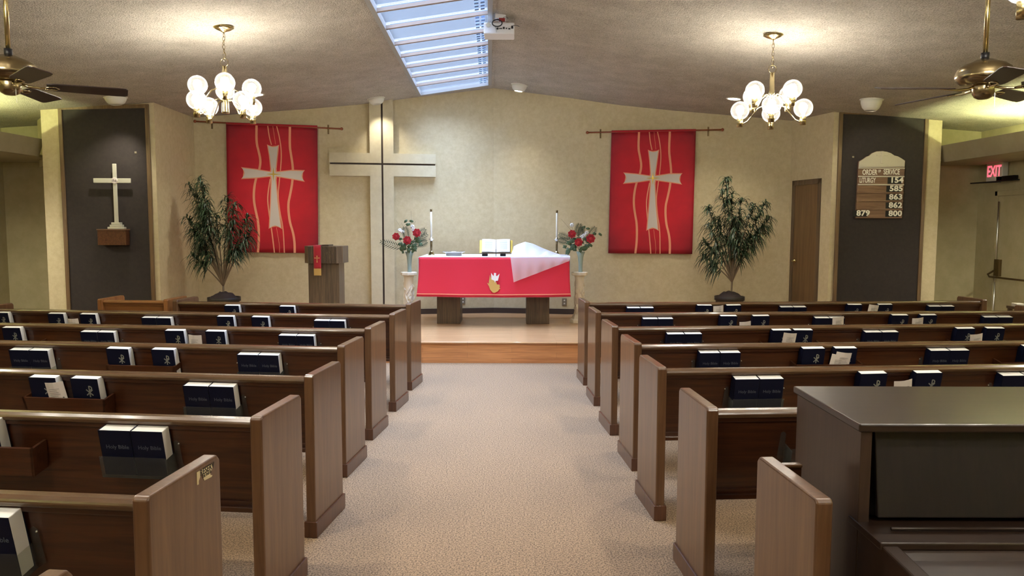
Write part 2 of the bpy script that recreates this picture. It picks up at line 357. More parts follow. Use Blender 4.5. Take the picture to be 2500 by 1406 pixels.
# platform
PF = 9.395; HP = .265
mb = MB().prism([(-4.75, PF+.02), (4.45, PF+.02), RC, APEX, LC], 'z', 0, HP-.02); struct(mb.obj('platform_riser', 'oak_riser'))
mb = MB().prism([(-4.76, PF-.005), (4.46, PF-.005), (RC[0]+.02, RC[1]), APEX, (LC[0]-.02, LC[1])], 'z', HP-.02, HP); struct(mb.obj('platform_floor', 'oak_floor', bevel=.006))
def base(name, P, Q, z, mat='dark_base'):
    a = Vector(P).to_3d(); b = Vector(Q).to_3d(); t = (b-a).normalized(); n = Vector((t.y, -t.x, 0))
    if n.y > 0: n = -n
    n *= .018; mb = MB().hexa([(a.x,a.y,z),(b.x,b.y,z),(b.x+n.x,b.y+n.y,z),(a.x+n.x,a.y+n.y,z),(a.x,a.y,z+.085),(b.x,b.y,z+.085),(b.x+n.x,b.y+n.y,z+.085),(a.x+n.x,a.y+n.y,z+.085)])
    return struct(mb.obj(name, mat))
plain('dark_base', srgb(62, 48, 42), .6)
base('baseboard_altar_left', LC, APEX, HP); base('baseboard_altar_right', APEX, RC, HP)
base('baseboard_wing_left', LP2, LP, 0); base('baseboard_wing_right', RP, RP2, 0)
# wing panels: dark cloth field in a wood trim
class Plane:
    def __init__(s, P, m, off=0):
        s.m = m; s.a = math.atan(m); s.off = off
        s.P = (P[0]+off*math.sin(s.a), P[1]-off*math.cos(s.a)); s.ux = Vector((math.cos(s.a), math.sin(s.a), 0))
    def w(s, x, y): return onplane(x, y, s.P, s.m)
    def origin(s, x, y): s.o = s.w(x, y); return s.o
    def l(s, x, y):
        d = s.w(x, y)-s.o; return (d.dot(s.ux), d.z)
def wing(P, Q, nm, d0, d1, dy, f):
    m = (Q[1]-P[1])/(Q[0]-P[0]); pl = Plane(P, m, 0); a = math.atan(m)
    lx0 = (onplane(d0[0], d0[1], P, m)-Vector((P[0], P[1], CH))).dot(pl.ux); lx1 = (onplane(d1[0], d1[1], P, m)-Vector((P[0], P[1], CH))).dot(pl.ux)
    t = struct(bpy.data.objects.new(nm, None)); C.objects.link(t); t.location = (P[0], P[1], 0); t.rotation_euler = (0, 0, a)
    z0 = onplane(d0[0], d0[1], P, m).z; z1 = onplane(d1[0], d1[1], P, m).z
    MB().hexa([(lx0,-.012,0),(lx1,-.012,0),(lx1,.0,0),(lx0,.0,0),(lx0,-.012,z0),(lx1,-.012,z1),(lx1,.0,z1),(lx0,.0,z0)]).obj('cloth_panel', 'panel_cloth', t)
    w = .05
    fr = MB(); fr.hexa([(lx0-w,-.03,0),(lx0,-.03,0),(lx0,0,0),(lx0-w,0,0),(lx0-w,-.03,z0+w),(lx0,-.03,z0+w),(lx0,0,z0+w),(lx0-w,0,z0+w)])
    fr.hexa([(lx1,-.03,0),(lx1+w,-.03,0),(lx1+w,0,0),(lx1,0,0),(lx1,-.03,z1+w),(lx1+w,-.03,z1+w),(lx1+w,0,z1+w),(lx1,0,z1+w)])
    fr.hexa([(lx0-w,-.032,z0),(lx1+w,-.032,z1),(lx1+w,0,z1),(lx0-w,0,z0),(lx0-w,-.032,z0+w),(lx1+w,-.032,z1+w),(lx1+w,0,z1+w),(lx0-w,0,z0+w)])
    fr.obj('panel_frame', 'trim_wood', t, bevel=.004); return t
wing(LP2, LP, 'trim_1', (153, 269), (355, 264), 0, 0); wing(RP, RP2, 'trim_2', (2057, 279), (2257, 285), 0, 0)
# coves over the side aisles
for sgn, nm, X0, X1, Y0, Y1 in ((-1, 'left', -6.28, -7.5, YB, 10.47), (1, 'right', 6.04, 7.1, YB, 11.1)):
    mb = MB(); mb.prism([(X0, 2.83), (X0+sgn*.05, 2.83), (X0+sgn*.13, 2.60), (X0+sgn*.08, 2.60)], 'y', Y0, Y1)
    struct(mb.obj('trim_%d' % (3 if sgn < 0 else 4), 'fascia_paint', bevel=.006))
    mb = MB().box(min(X0+sgn*.10, X1), max(X0+sgn*.10, X1), Y0, 11.5 if sgn < 0 else 11.62, 2.60, 2.63); struct(mb.obj('trim_%d' % (5 if sgn < 0 else 6), 'fascia_paint'))
    for k in range(8):
        y = Y1-.95-k*2.; xx = X0+sgn*.30
        t = thing('cove_light', 'yellow-green fluorescent tube hidden in the %s cove' % nm, 'light', (xx, y, 2.63), group='fluorescent tubes in the %s cove' % nm)
        MB().box(-.04, .04, -1.75, .12, 0, .04).obj('housing', 'fixture_white', t)
        MB().tube([(0, -1.7, .065), (0, .08, .065)], .016, 10).obj('tube', 'cove_tube', t, True)

# ------------------------------------------------------------------ pews
LROW = [(-1.035,7.836,6.786),(-1.063,6.933,6.299),(-1.107,5.996,5.899),(-1.119,5.099,5.802),(-1.068,4.086,6.703),(-1.053,3.187,6.05),(-1.08,2.23,5.834),(-1.085,1.325,5.9)]
RROW = [(.769,8.102,-4.016),(.783,7.169,-3.346),(.807,6.155,-4.767),(.843,5.248,-4.288),(.834,4.343,-4.499),(.869,3.369,-3.878)]
D, T, H = .45, .053, .90
ORD = ['front', 'second', 'third', 'fourth', 'fifth', 'sixth', 'seventh', 'eighth']
def end_panel(sx, x0, x1, mat='end_v'):
    # the profile seen from the aisle: square near edge, slightly sloping far edge
    mb = MB().prism([(0, .0), (D, .0), (D-.004, H-.02), (D-.022, H), (.012, H), (0, H-.012)], 'x', x0, x1); return mb
BT = .21  # back tilt
def yb(z): return .035+(.87-z)*BT
def pew(side, length, mats=('end_v', 'walnut_h', 'rail_h', 'walnut_v')):
    t = bpy.data.objects.new('pew', None); C.objects.link(t); s = side
    xs = lambda a, b: (min(s*a, s*b), max(s*a, s*b))
    for a, b in ((0, T), (length-T, length)):
        x0, x1 = xs(a, b); e = end_panel(s, x0, x1).obj('end_panel', mats[0], t, bevel=.007, seg=3)
        k = .010; MB().box(x0-k, x1+k, -k, D+k, 0, .09).obj('base_trim', mats[3], e, bevel=.004)
        ins = MB().prism([(.012, .10), (D-.014, .10), (D-.016, H-.03), (.012, H-.03)], 'x', (x0-.003 if s > 0 else x1), (x0 if s > 0 else x1+.003))
    x0, x1 = xs(T, length-T)
    # back panel, tilted
    MB().prism([(yb(.49), .49), (yb(.49)+.022, .49), (yb(.86)+.022, .86), (yb(.86), .86)], 'x', x0, x1).obj('backrest', mats[1], t)
    MB().prism([(yb(.47)-.012, .465), (yb(.47)+.03, .465), (yb(.49)+.03, .492), (yb(.49)-.012, .492)], 'x', x0, x1).obj('lower_rail', mats[1], t, bevel=.003)
    MB().prism([(.045-.030, .872), (.045-.034, .862), (.045-.028, .848), (.045-.008, .843), (.045+.02, .845), (.045+.032, .858), (.045+.03, .876), (.045+.012, .884), (.045-.016, .882)], 'x', x0, x1).obj('top_rail', mats[2], t, bevel=.004)
    MB().prism([(yb(.83)-.010, .825), (yb(.83), .825), (yb(.85), .85), (yb(.85)-.012, .85)], 'x', x0, x1).obj('rail_molding', mats[1], t, bevel=.003)
    MB().prism([(.09, .445), (.47, .46), (.485, .468), (.485, .48), (.47, .485), (.09, .47)], 'x', x0, x1).obj('seat', mats[1], t, bevel=.004)
    if length > 3:
        xm = s*length/2; MB().prism([(.12, 0), (.40, 0), (.43, .455), (.1, .445)], 'x', xm-.02, xm+.02).obj('support', mats[3], t, bevel=.003)
    return t
def children(o): return [q for q in bpy.data.objects if q.parent == o]
protoL = pew(-1, 4.15); protoR = pew(1, 4.46)
short = pew(-1, 2.59)
PEWS = {}
for side, rows, proto in ((-1, LROW, protoL), (1, RROW, protoR)):
    for i, (X, Y, th) in enumerate(rows):
        if side < 0 and i == 0: p = short
        elif (side < 0 and i == 1) or (side > 0 and i == 0): p = proto
        else: p = dup(proto)
        p.location = (X, Y, 0); p.rotation_euler = (0, 0, -math.radians(th))
        w = 'left' if side < 0 else 'right'
        lab = '%s pew in the bank %s of the aisle, counted from the altar' % (ORD[i], w)
        if side < 0 and i == 6: lab = 'seventh pew left of the aisle, with a torn reserved sticker on its end'
        tag(p, 'dark walnut '+lab if i != 6 else 'dark walnut '+lab, 'pew', 'pews %s of the aisle' % w)
        PEWS[(side, i)] = p
# light oak short pew beyond the left front pew
oak = pew(-1, .78, ('light_oak_v', 'light_oak', 'light_oak', 'light_oak_v'))
oak.location = (-3.68, 8.20, 0); oak.rotation_euler = (0, 0, -math.radians(3.0)); tag(oak, 'short lighter oak pew end-on beyond the left front pew, before the dark wall panel', 'pew')
# rightmost near pew end beside the piano
sp_ = thing('pew', 'nearest right-hand pew end, a short stub standing against the dark piano', 'pew', (.904, 2.223, 0), math.radians(4.6))
e = end_panel(1, 0, T).obj('end_panel', 'end_v', sp_, bevel=.007, seg=3); MB().box(-.01, T+.01, -.01, D+.01, 0, .09).obj('base_trim', 'walnut_v', e, bevel=.004)
MB().box(T, T+.075, .37, .385, .45, .878).obj('backrest', 'walnut_h', sp_); MB().box(T, T+.075, .36, .39, .878, .890).obj('top_rail', 'rail_h', sp_, bevel=.004)
# torn sticker on the seventh left pew end (x = +0 face toward the aisle)
pw = PEWS[(-1, 6)]; st = thing('_tmp', None, None)
ep = [c for c in children(pw) if c.name.startswith('end_panel')][0]
def sticker():
    P = LROW[6]; a = math.radians(P[2]); dv = Vector((math.sin(a), math.cos(a), 0)); n = Vector((math.cos(a), -math.sin(a), 0)); p0 = Vector((P[0], P[1], 0))
    def loc(x, y):  # pixel -> (depth along panel, z) on the aisle face
        d = ray(x, y); t = (p0-O).dot(n)/d.dot(n); q = O+d*t-p0; return (q.dot(dv), q.z)
    z = lambda X, Y: loc(430+X/10.815, 1100+Y/10.815)
    pol = [z(*q) for q in ((540,575),(950,340),(955,440),(930,520),(890,560),(900,640),(950,645),(930,690),(740,790),(710,720),(700,640),(640,600),(625,700),(590,800),(590,890),(545,910))]
    MB().prism(pol, 'x', .0, .0012).obj('reserved_sticker', 'sticker', pw)
    for txt, c, s in (('RESERV', (810, 490), .030), ('OR PARTI', (800, 625), .014)):
        cx, czz = z(*c); tb = text_mb(txt, s, .0006, .01)
        xform(tb, Matrix(((0, -1, 0, .0018), (1, 0, 0, cx), (0, 0, 1, czz), (0, 0, 0, 1)))); tb.obj('lettering', 'black_ink', pw)
sticker(); bpy.data.objects.remove(st)

# ------------------------------------------------------------------ racks, Bibles, hymnals, leaflets
def book(kind):
    t = bpy.data.objects.new('bible' if kind == 'B' else 'hymnal', None); C.objects.link(t)
    w, h, d = (.144, .212, .062) if kind == 'B' else (.162, .232, .060)
    cv = MB(); cv.box(-w/2, w/2, -d, -d+.003, 0, h); cv.box(-w/2, w/2, -.003, 0, 0, h); cv.box(-w/2, -w/2+.004, -d, 0, 0, h); cv.obj('cover', 'navy', t, bevel=.001)
    pg = MB(); n = 6; top = []
    pg.box(-w/2+.004, w/2-.001, -d+.003, -.003, .003, h-.0005)
    # rounded fore edge
    pg.obj('page_block', 'pages', t, bevel=.003)
    if kind == 'B':
        tb = text_mb('Holy Bible', .025, .0006, .006); shift(tb, .006, -d-.0006, h*.635); tb.obj('lettering', 'text_grey', t)
    else:
        e = MB(); cx, c = .024, h*.67
        def stroke(x0, z0, x1, z1, wd=.0032, yy=-d-.0005):
            a = Vector((x0, 0, z0)); b = Vector((x1, 0, z1)); u = (b-a).normalized(); q = Vector((-u.z, 0, u.x))*wd
            e.hexa([(p.x, y, p.z) for y in (yy, yy+.0006) for p in (a-q, b-q, b+q, a+q)])
        stroke(cx-.019, c-.022, cx+.019, c+.012); stroke(cx-.019, c+.012, cx+.019, c-.022); stroke(cx, c-.032, cx, c+.034)
        pr = None
        for k in range(9):
            a = PI/2-PI*k/8; q = (cx+.016*math.cos(a), c+.021+.012*math.sin(a))
            if pr: stroke(pr[0], pr[1], q[0], q[1])
            pr = q
        e.obj('emblem', 'emblem_silver', t)
    return t
B0 = book('B'); H0 = book('H'); usedproto = {'B': False, 'H': False}
def leaflet():
    t = MB(); t.grid(lambda u, v: (-.055+.11*u, -.012*math.sin(PI*u), .16*v), 4, 2); o = t.obj('leaflet', 'paper', None, solid=.0012)
    g = MB()
    for k in range(7): g.box(-.03, .03-.008*(k % 3), -.0145, -.0135, .055+.011*k, .0565+.011*k)
    g.box(.036, .044, -.011, -.009, .06, .072); g.obj('printing', 'ink', o); return o
P0 = leaflet(); usedP = [False]
# holders
def acrylic():
    t = bpy.data.objects.new('bible_holder', None)
    mb = MB(); w = .152
    mb.box(-w, w, -.078, -.075, 0, .10); mb.box(-w, w, -.078, 0, 0, .004); mb.box(-w, -w+.003, -.078, 0, 0, .09); mb.box(w-.003, w, -.078, 0, 0, .09)
    mb.prism([(-w-.03, .02), (-w, .0), (-w, .14), (-w-.012, .15), (-w-.024, .14)], 'y', -.004, 0); mb.prism([(w+.03, .02), (w, .0), (w, .14), (w+.012, .15), (w+.024, .14)], 'y', -.004, 0)
    return mb
HOLD = acrylic().mesh('bible_holder'); HOLD.materials.append(M['acrylic'])
def rack_mb():
    mb = MB(); w = .24
    mb.prism([(-w-.01, .135), (w+.01, .135), (w-.012, 0), (-w+.012, 0)], 'y', -.090, -.078)
    mb.prism([(-w-.01, .135), (-w+.004, .135), (-w+.02, 0), (-w+.008, 0)], 'y', -.090, 0); mb.prism([(w+.01, .135), (w-.004, .135), (w-.02, 0), (w-.008, 0)], 'y', -.090, 0)
    mb.box(-w+.01, w-.01, -.088, 0, 0, .008); return mb
RACK = rack_mb().mesh('book_rack'); RACK.materials.append(M['walnut_h'])
SCR = MB().sphere((0, 0, 0), .004, 8, 5).mesh('screw'); SCR.materials.append(M['chrome'])
ZB = .632  # bottom of racks
tilt = math.atan(BT)
def pewframe(side, i):
    X, Y, th = (LROW if side < 0 else RROW)[i]; a = math.radians(th)
    return Vector((X, Y, 0)), Vector((math.cos(a), -math.sin(a), 0)), Vector((math.sin(a), math.cos(a), 0)), -a
def u_at(side, i, px, py, dep):
    """distance along the pew (local x) of pixel px at the face standing dep in front of the back"""
    p0, ux, dv, rz = pewframe(side, i); q0 = p0+dv*(yb(.85)-dep); d = ray(px, py); t = (q0-O).dot(dv)/d.dot(dv); return (O+d*t-q0).dot(ux)
LIST = {
 (-1, 0): [('H', 566, 752), ('H', 700, 747)],
 (-1, 1): [('H', 2, 773), ('H', 136, 768), ('P', 177, 790), ('H', 214, 769), ('B', 380, 778), ('H', 550, 774), ('H', 634, 774), ('B', 803, 783)],
 (-1, 2): [('H', 28, 803), ('B', 236, 815), ('H', 426, 809), ('P', 473, 830), ('H', 525, 810), ('B', 722, 818)],
 (-1, 3): [('B', 68, 857), ('H', 286, 853), ('H', 397, 855), ('B', 628, 865)],
 (-1, 4): [('H', 103, 918), ('P', 136, 945), ('H', 205, 920), ('B', 507, 940)],
 (-1, 5): [('H', -50, 1035), ('B', 316, 1048)],
 (-1, 6): [('B', -90, 1245)],
 (1, 0): [('B', 1564, 753), ('H', 1720, 747), ('P', 1757, 758), ('H', 1792, 747), ('B', 1938, 752), ('H', 2087, 745), ('P', 2130, 756), ('H', 2162, 744), ('B', 2300, 750)],
 (1, 1): [('B', 1607, 778), ('H', 1779, 770), ('P', 1824, 797), ('H', 1859, 769), ('B', 2027, 775), ('P', 2050, 785), ('H', 2198, 767), ('P', 2245, 788), ('H', 2268, 766), ('B', 2439, 773)],
 (1, 2): [('B', 1672, 816), ('H', 1909, 807), ('P', 1927, 825), ('H', 1961, 807), ('B', 2154, 815), ('H', 2358, 805), ('P', 2390, 827), ('H', 2430, 804)],
 (1, 3): [('B', 1759, 864), ('H', 1987, 855), ('P', 2045, 878), ('P', 2056, 872), ('H', 2065, 855), ('B', 2320, 861), ('H', 2525, 852)],
 (1, 4): [('B', 1855, 925), ('H', 2134, 912), ('P', 2215, 940), ('H', 2268, 911), ('B', 2505, 921)],
 (1, 5): [('E', 2010, 1090)],
}
NTH = ['nearest the aisle', 'second from the aisle', 'third from the aisle', 'fourth from the aisle', 'fifth from the aisle', 'sixth from the aisle', 'seventh from the aisle', 'eighth from the aisle', 'ninth from the aisle', 'tenth from the aisle', 'eleventh from the aisle']
for (side, i), items in LIST.items():
    p0, ux, dv, rz = pewframe(side, i); P = PEWS[(side, i)]; word = 'left' if side < 0 else 'right'; pn = '%s %s-hand pew' % (ORD[i], word)
    nlead = 0; bs = []; racks = []
    def put(proto, used, x, dy, z, ry=0, tl=0):
        o = proto if not used else dup(proto)
        o.location = p0+ux*x+dv*(yb(z)-.004+dy)+Vector((0, 0, z)); o.rotation_euler = (-tilt*.0+tl, ry, rz); return o
    for kind, px, py in items:
        if kind == 'B':
            x = u_at(side, i, px, py+8, .066); bs += [(x-.073, 'B'), (x+.073, 'B')]
            h = bpy.data.objects.new('bible_holder', HOLD); C.objects.link(h); h.parent = P; h.location = (x, yb(ZB)-.004, ZB-.004); h.rotation_euler = (tilt, 0, 0)
            h['label'] = 'clear plastic holder'
            for sgn in (-1, 1):
                s_ = bpy.data.objects.new('screw', SCR); C.objects.link(s_); s_.parent = h; s_.location = (sgn*.177, -.006, .135)
        elif kind == 'E':
            x = u_at(side, i, px, py, .04)
            h = bpy.data.objects.new('bible_holder', HOLD); C.objects.link(h); h.parent = P; h.location = (x, yb(ZB)-.004, ZB-.004); h.rotation_euler = (tilt, 0, 0); h['label'] = 'clear empty plastic holder'
        elif kind == 'H':
            x = u_at(side, i, px, py+8, .064); bs.append((x, 'H')); racks.append(x)
    racks.sort(); k = 0
    groups = []
    while k < len(racks):
        if k+1 < len(racks) and racks[k+1]-racks[k] < .5: groups.append((racks[k]+racks[k+1])/2); k += 2
        else: groups.append(racks[k]); k += 1
    for gx in groups:
        r = bpy.data.objects.new('book_rack', RACK); C.objects.link(r); r.parent = P; r.location = (gx, yb(ZB)-.002, ZB-.008); r.rotation_euler = (tilt, 0, 0)
    bs.sort(key=lambda q: abs(q[0]))
    for n_, (x, kd) in enumerate(bs):
        pr = B0 if kd == 'B' else H0; o = pr if not usedproto[kd] else dup(pr); usedproto[kd] = True
        base_y = yb(ZB)-(.008 if kd == 'B' else .010); z = ZB+(.002 if kd == 'B' else .006)
        if kd == 'H': o.location = p0+ux*x+dv*base_y+Vector((0, 0, z))
        else: o.location = p0+ux*x+dv*base_y+Vector((0, 0, z))
        o.rotation_euler = (tilt, 0, rz)
        if kd == 'H':
            o.rotation_euler = (tilt, random.uniform(-.012, .012), rz)
        tag(o, 'navy %s, book %s, back of %s' % ('Bible' if kd == 'B' else 'hymnal with silver emblem', NTH[n_], pn), 'book', '%s on the %s-hand pews' % ('Bibles' if kd == 'B' else 'hymnals', word))
    ps = [(kind, px, py) for kind, px, py in items if kind == 'P']
    for k, (kind, px, py) in enumerate(ps):
        x = u_at(side, i, px, py, .075); o = P0 if not usedP[0] else dup(P0); usedP[0] = True
        # top of the leaflet from its pixel height
        ztop = .80 if side < 0 else .80
        d = ray(px, py-12); q0 = p0+dv*(yb(.8)-.08); t = (q0-O).dot(dv)/d.dot(dv); ztop = (O+d*t).z
        ztop = min(max(ztop, .775), .86); z = ztop-.155
        z = max(z, .63)
        dy = -.072-(.004 if k % 2 else 0)
        o.location = p0+ux*x+dv*(yb(z)+dy)+Vector((0, 0, z)); o.rotation_euler = (tilt, random.choice((-1, 1))*random.uniform(.03, .16), rz)
        where = {0: 'nearest the aisle', 1: 'second from the aisle', 2: 'third from the aisle', 3: 'fourth from the aisle'}[k] if len(ps) > 1 else 'among the hymnals'
        tag(o, 'pale paper leaflet in the rack of the %s, %s' % (pn, where), 'paper', 'leaflets in the pew racks')

# ------------------------------------------------------------------ chandeliers
def chandelier(a_up, a_lo, hang):
    t = bpy.data.objects.new('chandelier', None); C.objects.link(t)   # origin at the ceiling
    MB().lathe([(1e-4, .0), (.09, .0), (.094, -.008), (.06, -.028), (.022, -.042), (.010, -.05), (1e-4, -.05)], n=28).obj('canopy', 'brass', t, True)
    ch = MB(); z = -.05; k = 0
    while z > -hang+.10:
        pts = [(math.cos(q)*.011*(1 if k % 2 else 0), math.cos(q)*.011*(0 if k % 2 else 1), z-.022+math.sin(q)*.022) for q in np.linspace(0, 2*PI, 11)[:-1]]
        ch.tube(pts, .0022, 5, True); z -= .036; k += 1
    ch.tube([(.012*math.sin(u*9), .012*math.cos(u*7), -.05-(hang-.15)*u) for u in np.linspace(0, 1, 24)], .002, 5)
    ch.obj('chain', 'antique_brass', t)
    MB().tube([(.036*math.cos(q), 0, -hang+.065+.036*math.sin(q)) for q in np.linspace(0, 2*PI, 21)[:-1]], .0025, 6, True).obj('loop', 'brass', t, True)
    MB().lathe([(1e-4, -hang+.03), (.022, -hang+.03), (.026, -hang-.2), (.034, -hang-.38), (.034, -hang-.40), (1e-4, -hang-.40)], n=16).obj('stem', 'bright_brass', t, True)
    zs = -hang-.285
    for (ang, R, zc) in [(a_up+i*PI/2, .235, -hang-.155) for i in range(4)]+[(a_lo+i*PI/2, .285, -hang-.31) for i in range(4)]:
        x, y = R*math.cos(ang), R*math.sin(ang); c, s = math.cos(ang), math.sin(ang); zcup = zc-.125
        z_at = zs if zc < -hang-.2 else zs+.10
        pts = [(c*r, s*r, z) for r, z in ((.02, z_at), (.07, z_at+.012), (.12, z_at-.01), (R-.07, zcup+.02), (R-.03, zcup-.0), (R, zcup+.005))]
        MB().tube(pts, .0055, 8).obj('arm', 'bright_brass', t, True)
        MB().lathe([(1e-4, zcup-.03), (.028, zcup-.03), (.029, zcup+.045), (1e-4, zcup+.045)], (x, y, 0), 14).obj('cup', 'brass', t, True)
        MB().sphere((x, y, zc), .088, 24, 14, a0=-66).obj('globe', 'clear_glass', t, True)
        MB().lathe([(1e-4, zc-.08), (.014, zc-.07), (.016, zc-.045), (.034, zc-.010), (.040, zc+.012), (.030, zc+.036), (.012, zc+.047), (1e-4, zc+.049)], (x, y, 0), 10).obj('bulb', 'bulb', t, True)
    return t
c1p = onceil(543, 66); HANG = .36
def zpx(y, Y): return at(1250, y, Y).z
HANG = cz(c1p.x, c1p.y)-zpx(172, c1p.y)+.0
ch1 = chandelier(math.atan2(-57, 21), math.atan2(-55, -44), HANG); ch1.location = (at(549, 200, c1p.y).x, c1p.y, cz(at(549, 200, c1p.y).x, c1p.y))
tag(ch1, 'brass globe chandelier hanging in front of the left red banner', 'chandelier', 'brass globe chandeliers')
c2p = onceil(1887, 84)
ch2 = chandelier(math.atan2(-48, 30), math.atan2(-65, -21), cz(c2p.x, c2p.y)-zpx(184, c2p.y)); ch2.location = (at(1885, 200, c2p.y).x, c2p.y, cz(at(1885, 200, c2p.y).x, c2p.y))
tag(ch2, 'brass globe chandelier hanging in front of the right plant', 'chandelier', 'brass globe chandeliers')
def chz(x, y): return (x, y, cz(x, y))
HANG2 = cz(c2p.x, c2p.y)-zpx(184, c2p.y); yy = 2.5
while yy < 6:
    q = at(2497, 44, yy)
    if q.z >= cz(q.x+.285, yy)-HANG2-.465: break
    yy += .01
print('third chandelier', q.x+.285, yy)
dup(ch2, chz(q.x+.285, yy), PI-math.atan2(-65, -21), 'brass globe chandelier cut off at the top right corner', 'brass globe chandeliers')
dup(ch2, chz(-3.1, 3.5), .2, 'added unseen brass globe chandelier over the left pews, nearer than the left fan', 'brass globe chandeliers')  # out of view, added for more light over the left bank
dup(ch1, chz(2.6, .2), .7, 'added unseen brass globe chandelier over the rear right of the room', 'brass globe chandeliers')  # this pair behind the camera is added to light the room
dup(ch1, chz(-2.6, .2), .1, 'added unseen brass globe chandelier over the rear left of the room', 'brass globe chandeliers')

# ------------------------------------------------------------------ ceiling fans
def fan(a0, drop):
    t = bpy.data.objects.new('ceiling_fan', None); C.objects.link(t)   # origin at the blade hub centre
    MB().lathe([(1e-4, drop), (.06, drop), (.065, drop-.02), (.03, drop-.06), (1e-4, drop-.06)], n=20).obj('canopy', 'antique_brass', t, True)
    MB().lathe([(.014, .21), (.014, drop-.03)], n=14).obj('downrod', 'brass', t, True)
    MB().lathe([(1e-4, .175), (.024, .175), (.024, .22), (1e-4, .22)], n=14).obj('collar', 'black_plastic', t, True)
    MB().lathe([(1e-4, .178), (.05, .176), (.085, .16), (.12, .148), (.150, .125), (.165, .095), (.163, .085), (.166, .080), (.16, .055), (.135, .032), (.07, .022), (1e-4, .022)], n=36).obj('motor_housing', 'antique_brass', t, True)
    MB().lathe([(1e-4, .024), (.062, .024), (.066, .01), (.062, -.035), (.05, -.055), (.03, -.066), (1e-4, -.068)], n=28).obj('switch_housing', 'antique_brass', t, True)
    MB().tube([(.055, -.03, -.03), (.056, -.03, -.12)], .0015, 5).obj('pull_chain', 'chrome', t)
    for i in range(5):
        R = Matrix.Rotation(a0+i*2*PI/5, 4, 'Z') @ Matrix.Rotation(math.radians(-13), 4, 'X')
        bl = MB().prism([(.20, -.048), (.24, -.058), (.60, -.068), (.655, -.064), (.668, -.045), (.668, .045), (.655, .064), (.60, .068), (.24, .058), (.20, .048)], 'z', -.003, .004)
        b = xform(bl, R).obj('blade', 'fan_wood', t, bevel=.002)
        arm = MB(); arm.tube([(.05, 0, .012), (.10, 0, -.006), (.16, 0, -.012), (.21, .018, -.008), (.25, .02, -.006)], [.008, .009, .008, .006, .005], 8)
        arm.tube([(.16, 0, -.012), (.21, -.018, -.008), (.25, -.02, -.006), (.27, 0, -.006), (.25, .02, -.006)], .005, 6)
        xform(arm, R).obj('blade_arm', 'bright_brass', b, True)
    return t
FY = 4.95
hub = at(2401, 216, FY); dr = cz(hub.x, FY)-hub.z
f1 = fan(math.radians(36), dr); f1.location = hub; tag(f1, 'brass ceiling fan with dark blades at the right edge', 'ceiling fan', 'brass ceiling fans')
hub = at(24, 206, FY); f2 = fan(math.radians(28), cz(hub.x, FY)-hub.z); f2.location = hub; tag(f2, 'brass ceiling fan with dark blades at the left edge', 'ceiling fan', 'brass ceiling fans')

NAVE_FILL = []  # positions of the added fill downlights
# ------------------------------------------------------------------ recessed lights
def recessed(px, py, lab, lit, r=.12, depth=.10, aim=None):
    p = onceil(px, py); e = .05; nx = (cz(p.x+e, p.y)-cz(p.x-e, p.y))/(2*e)
    t = thing('recessed_light', lab, 'light', (p.x, p.y, cz(p.x, p.y)), group='recessed ceiling lights', rot=(0, -math.atan(nx), 0))
    MB().lathe([(r*.9, .02), (r*1.08, .0), (r*1.08, -.006), (r*.86, -.008), (r*.86, .02)], n=28).obj('trim_ring', 'fixture_white', t, True)
    if depth > .02:
        k = MB(); k.lathe([(r*.98, 0), (r*.95, -depth*.35), (r*.78, -depth*.75), (r*.52, -depth), (r*.50, -depth), (r*.45, -.01)] if not aim else [(r*.98, 0), (r*.95, -depth*.35), (r*.78, -depth*.75), (r*.52, -depth)], n=28).obj('shade', 'fixture_white', t, True)
        if not aim: MB().lathe([(1e-4, -depth+.006), (r*.5, -depth+.006)], n=20).obj('lens', 'lamp_lens' if lit else 'fixture_white', t)
    else:
        MB().lathe([(1e-4, -.004), (r*.84, -.004)], n=24).obj('lens', 'lamp_lens' if lit else 'fixture_white', t)
    return t, p
emit('lamp_lens', (1, .93, .78, 1), 9)
recessed(1268, 207, 'small lit white eyeball ceiling light right of the skylight', True)
recessed(2128, 243, 'white bowl ceiling light above the right dark panel', False, .13, .14)
recessed(282, 238, 'white bowl ceiling light half hidden behind the left fan blade', False, .13, .09)
recessed(626, 231, 'flat lit ceiling downlight just right of the left chandelier', True, .10, 0)
recessed(482, 230, 'flat lit ceiling downlight just left of the left chandelier', True, .06, 0)
recessed(1792, 241, 'flat lit ceiling downlight left of the right chandelier', True, .10, 0)
tr_, pr_ = recessed(918, 240, 'white eyeball ceiling spot right above the built-out wall cross', False, .125, .09)

for X_, Y_ in ((-2.2, 6.0), (1.9, 6.0), (-2.2, 3.2), (1.9, 3.0), (-2.2, .6), (1.9, .6), (-5.0, 5.0), (5.0, 5.0), (-4.6, 1.5), (4.6, 1.5)):  # downlights out of view, added to brighten floor, pews and walls
    t = thing('recessed_light', 'added unseen fill downlight above the pews, %s of the aisle' % ('left' if X_ < 0 else 'right'), 'light', (X_, Y_, cz(X_, Y_)), group='added nave fill downlights %s of the aisle' % ('left' if X_ < 0 else 'right'), rot=(0, (1 if X_ > 0 else -1)*math.atan(.12), 0))
    MB().lathe([(.09, .02), (.108, .0), (.108, -.006), (.086, -.008), (.086, .02)], n=28).obj('trim_ring', 'fixture_white', t, True); MB().lathe([(1e-4, -.004), (.085, -.004)], n=24).obj('lens', 'lamp_lens', t)
    NAVE_FILL.append((X_, Y_, cz(X_, Y_)-.03))
for X_, Y_ in ((6.62, 8.7), (-6.95, 8.7)):  # unseen lights added under the soffits to lift the dark alcoves
    t = thing('soffit_fill', 'added unseen fill light under the %s cove soffit' % ('right' if X_ > 0 else 'left'), 'light', (X_, Y_, 2.6)); MB().lathe([(1e-4, -.012), (.09, -.012), (.10, .0), (1e-4, 0)], n=24).obj('lens', 'lamp_lens', t)
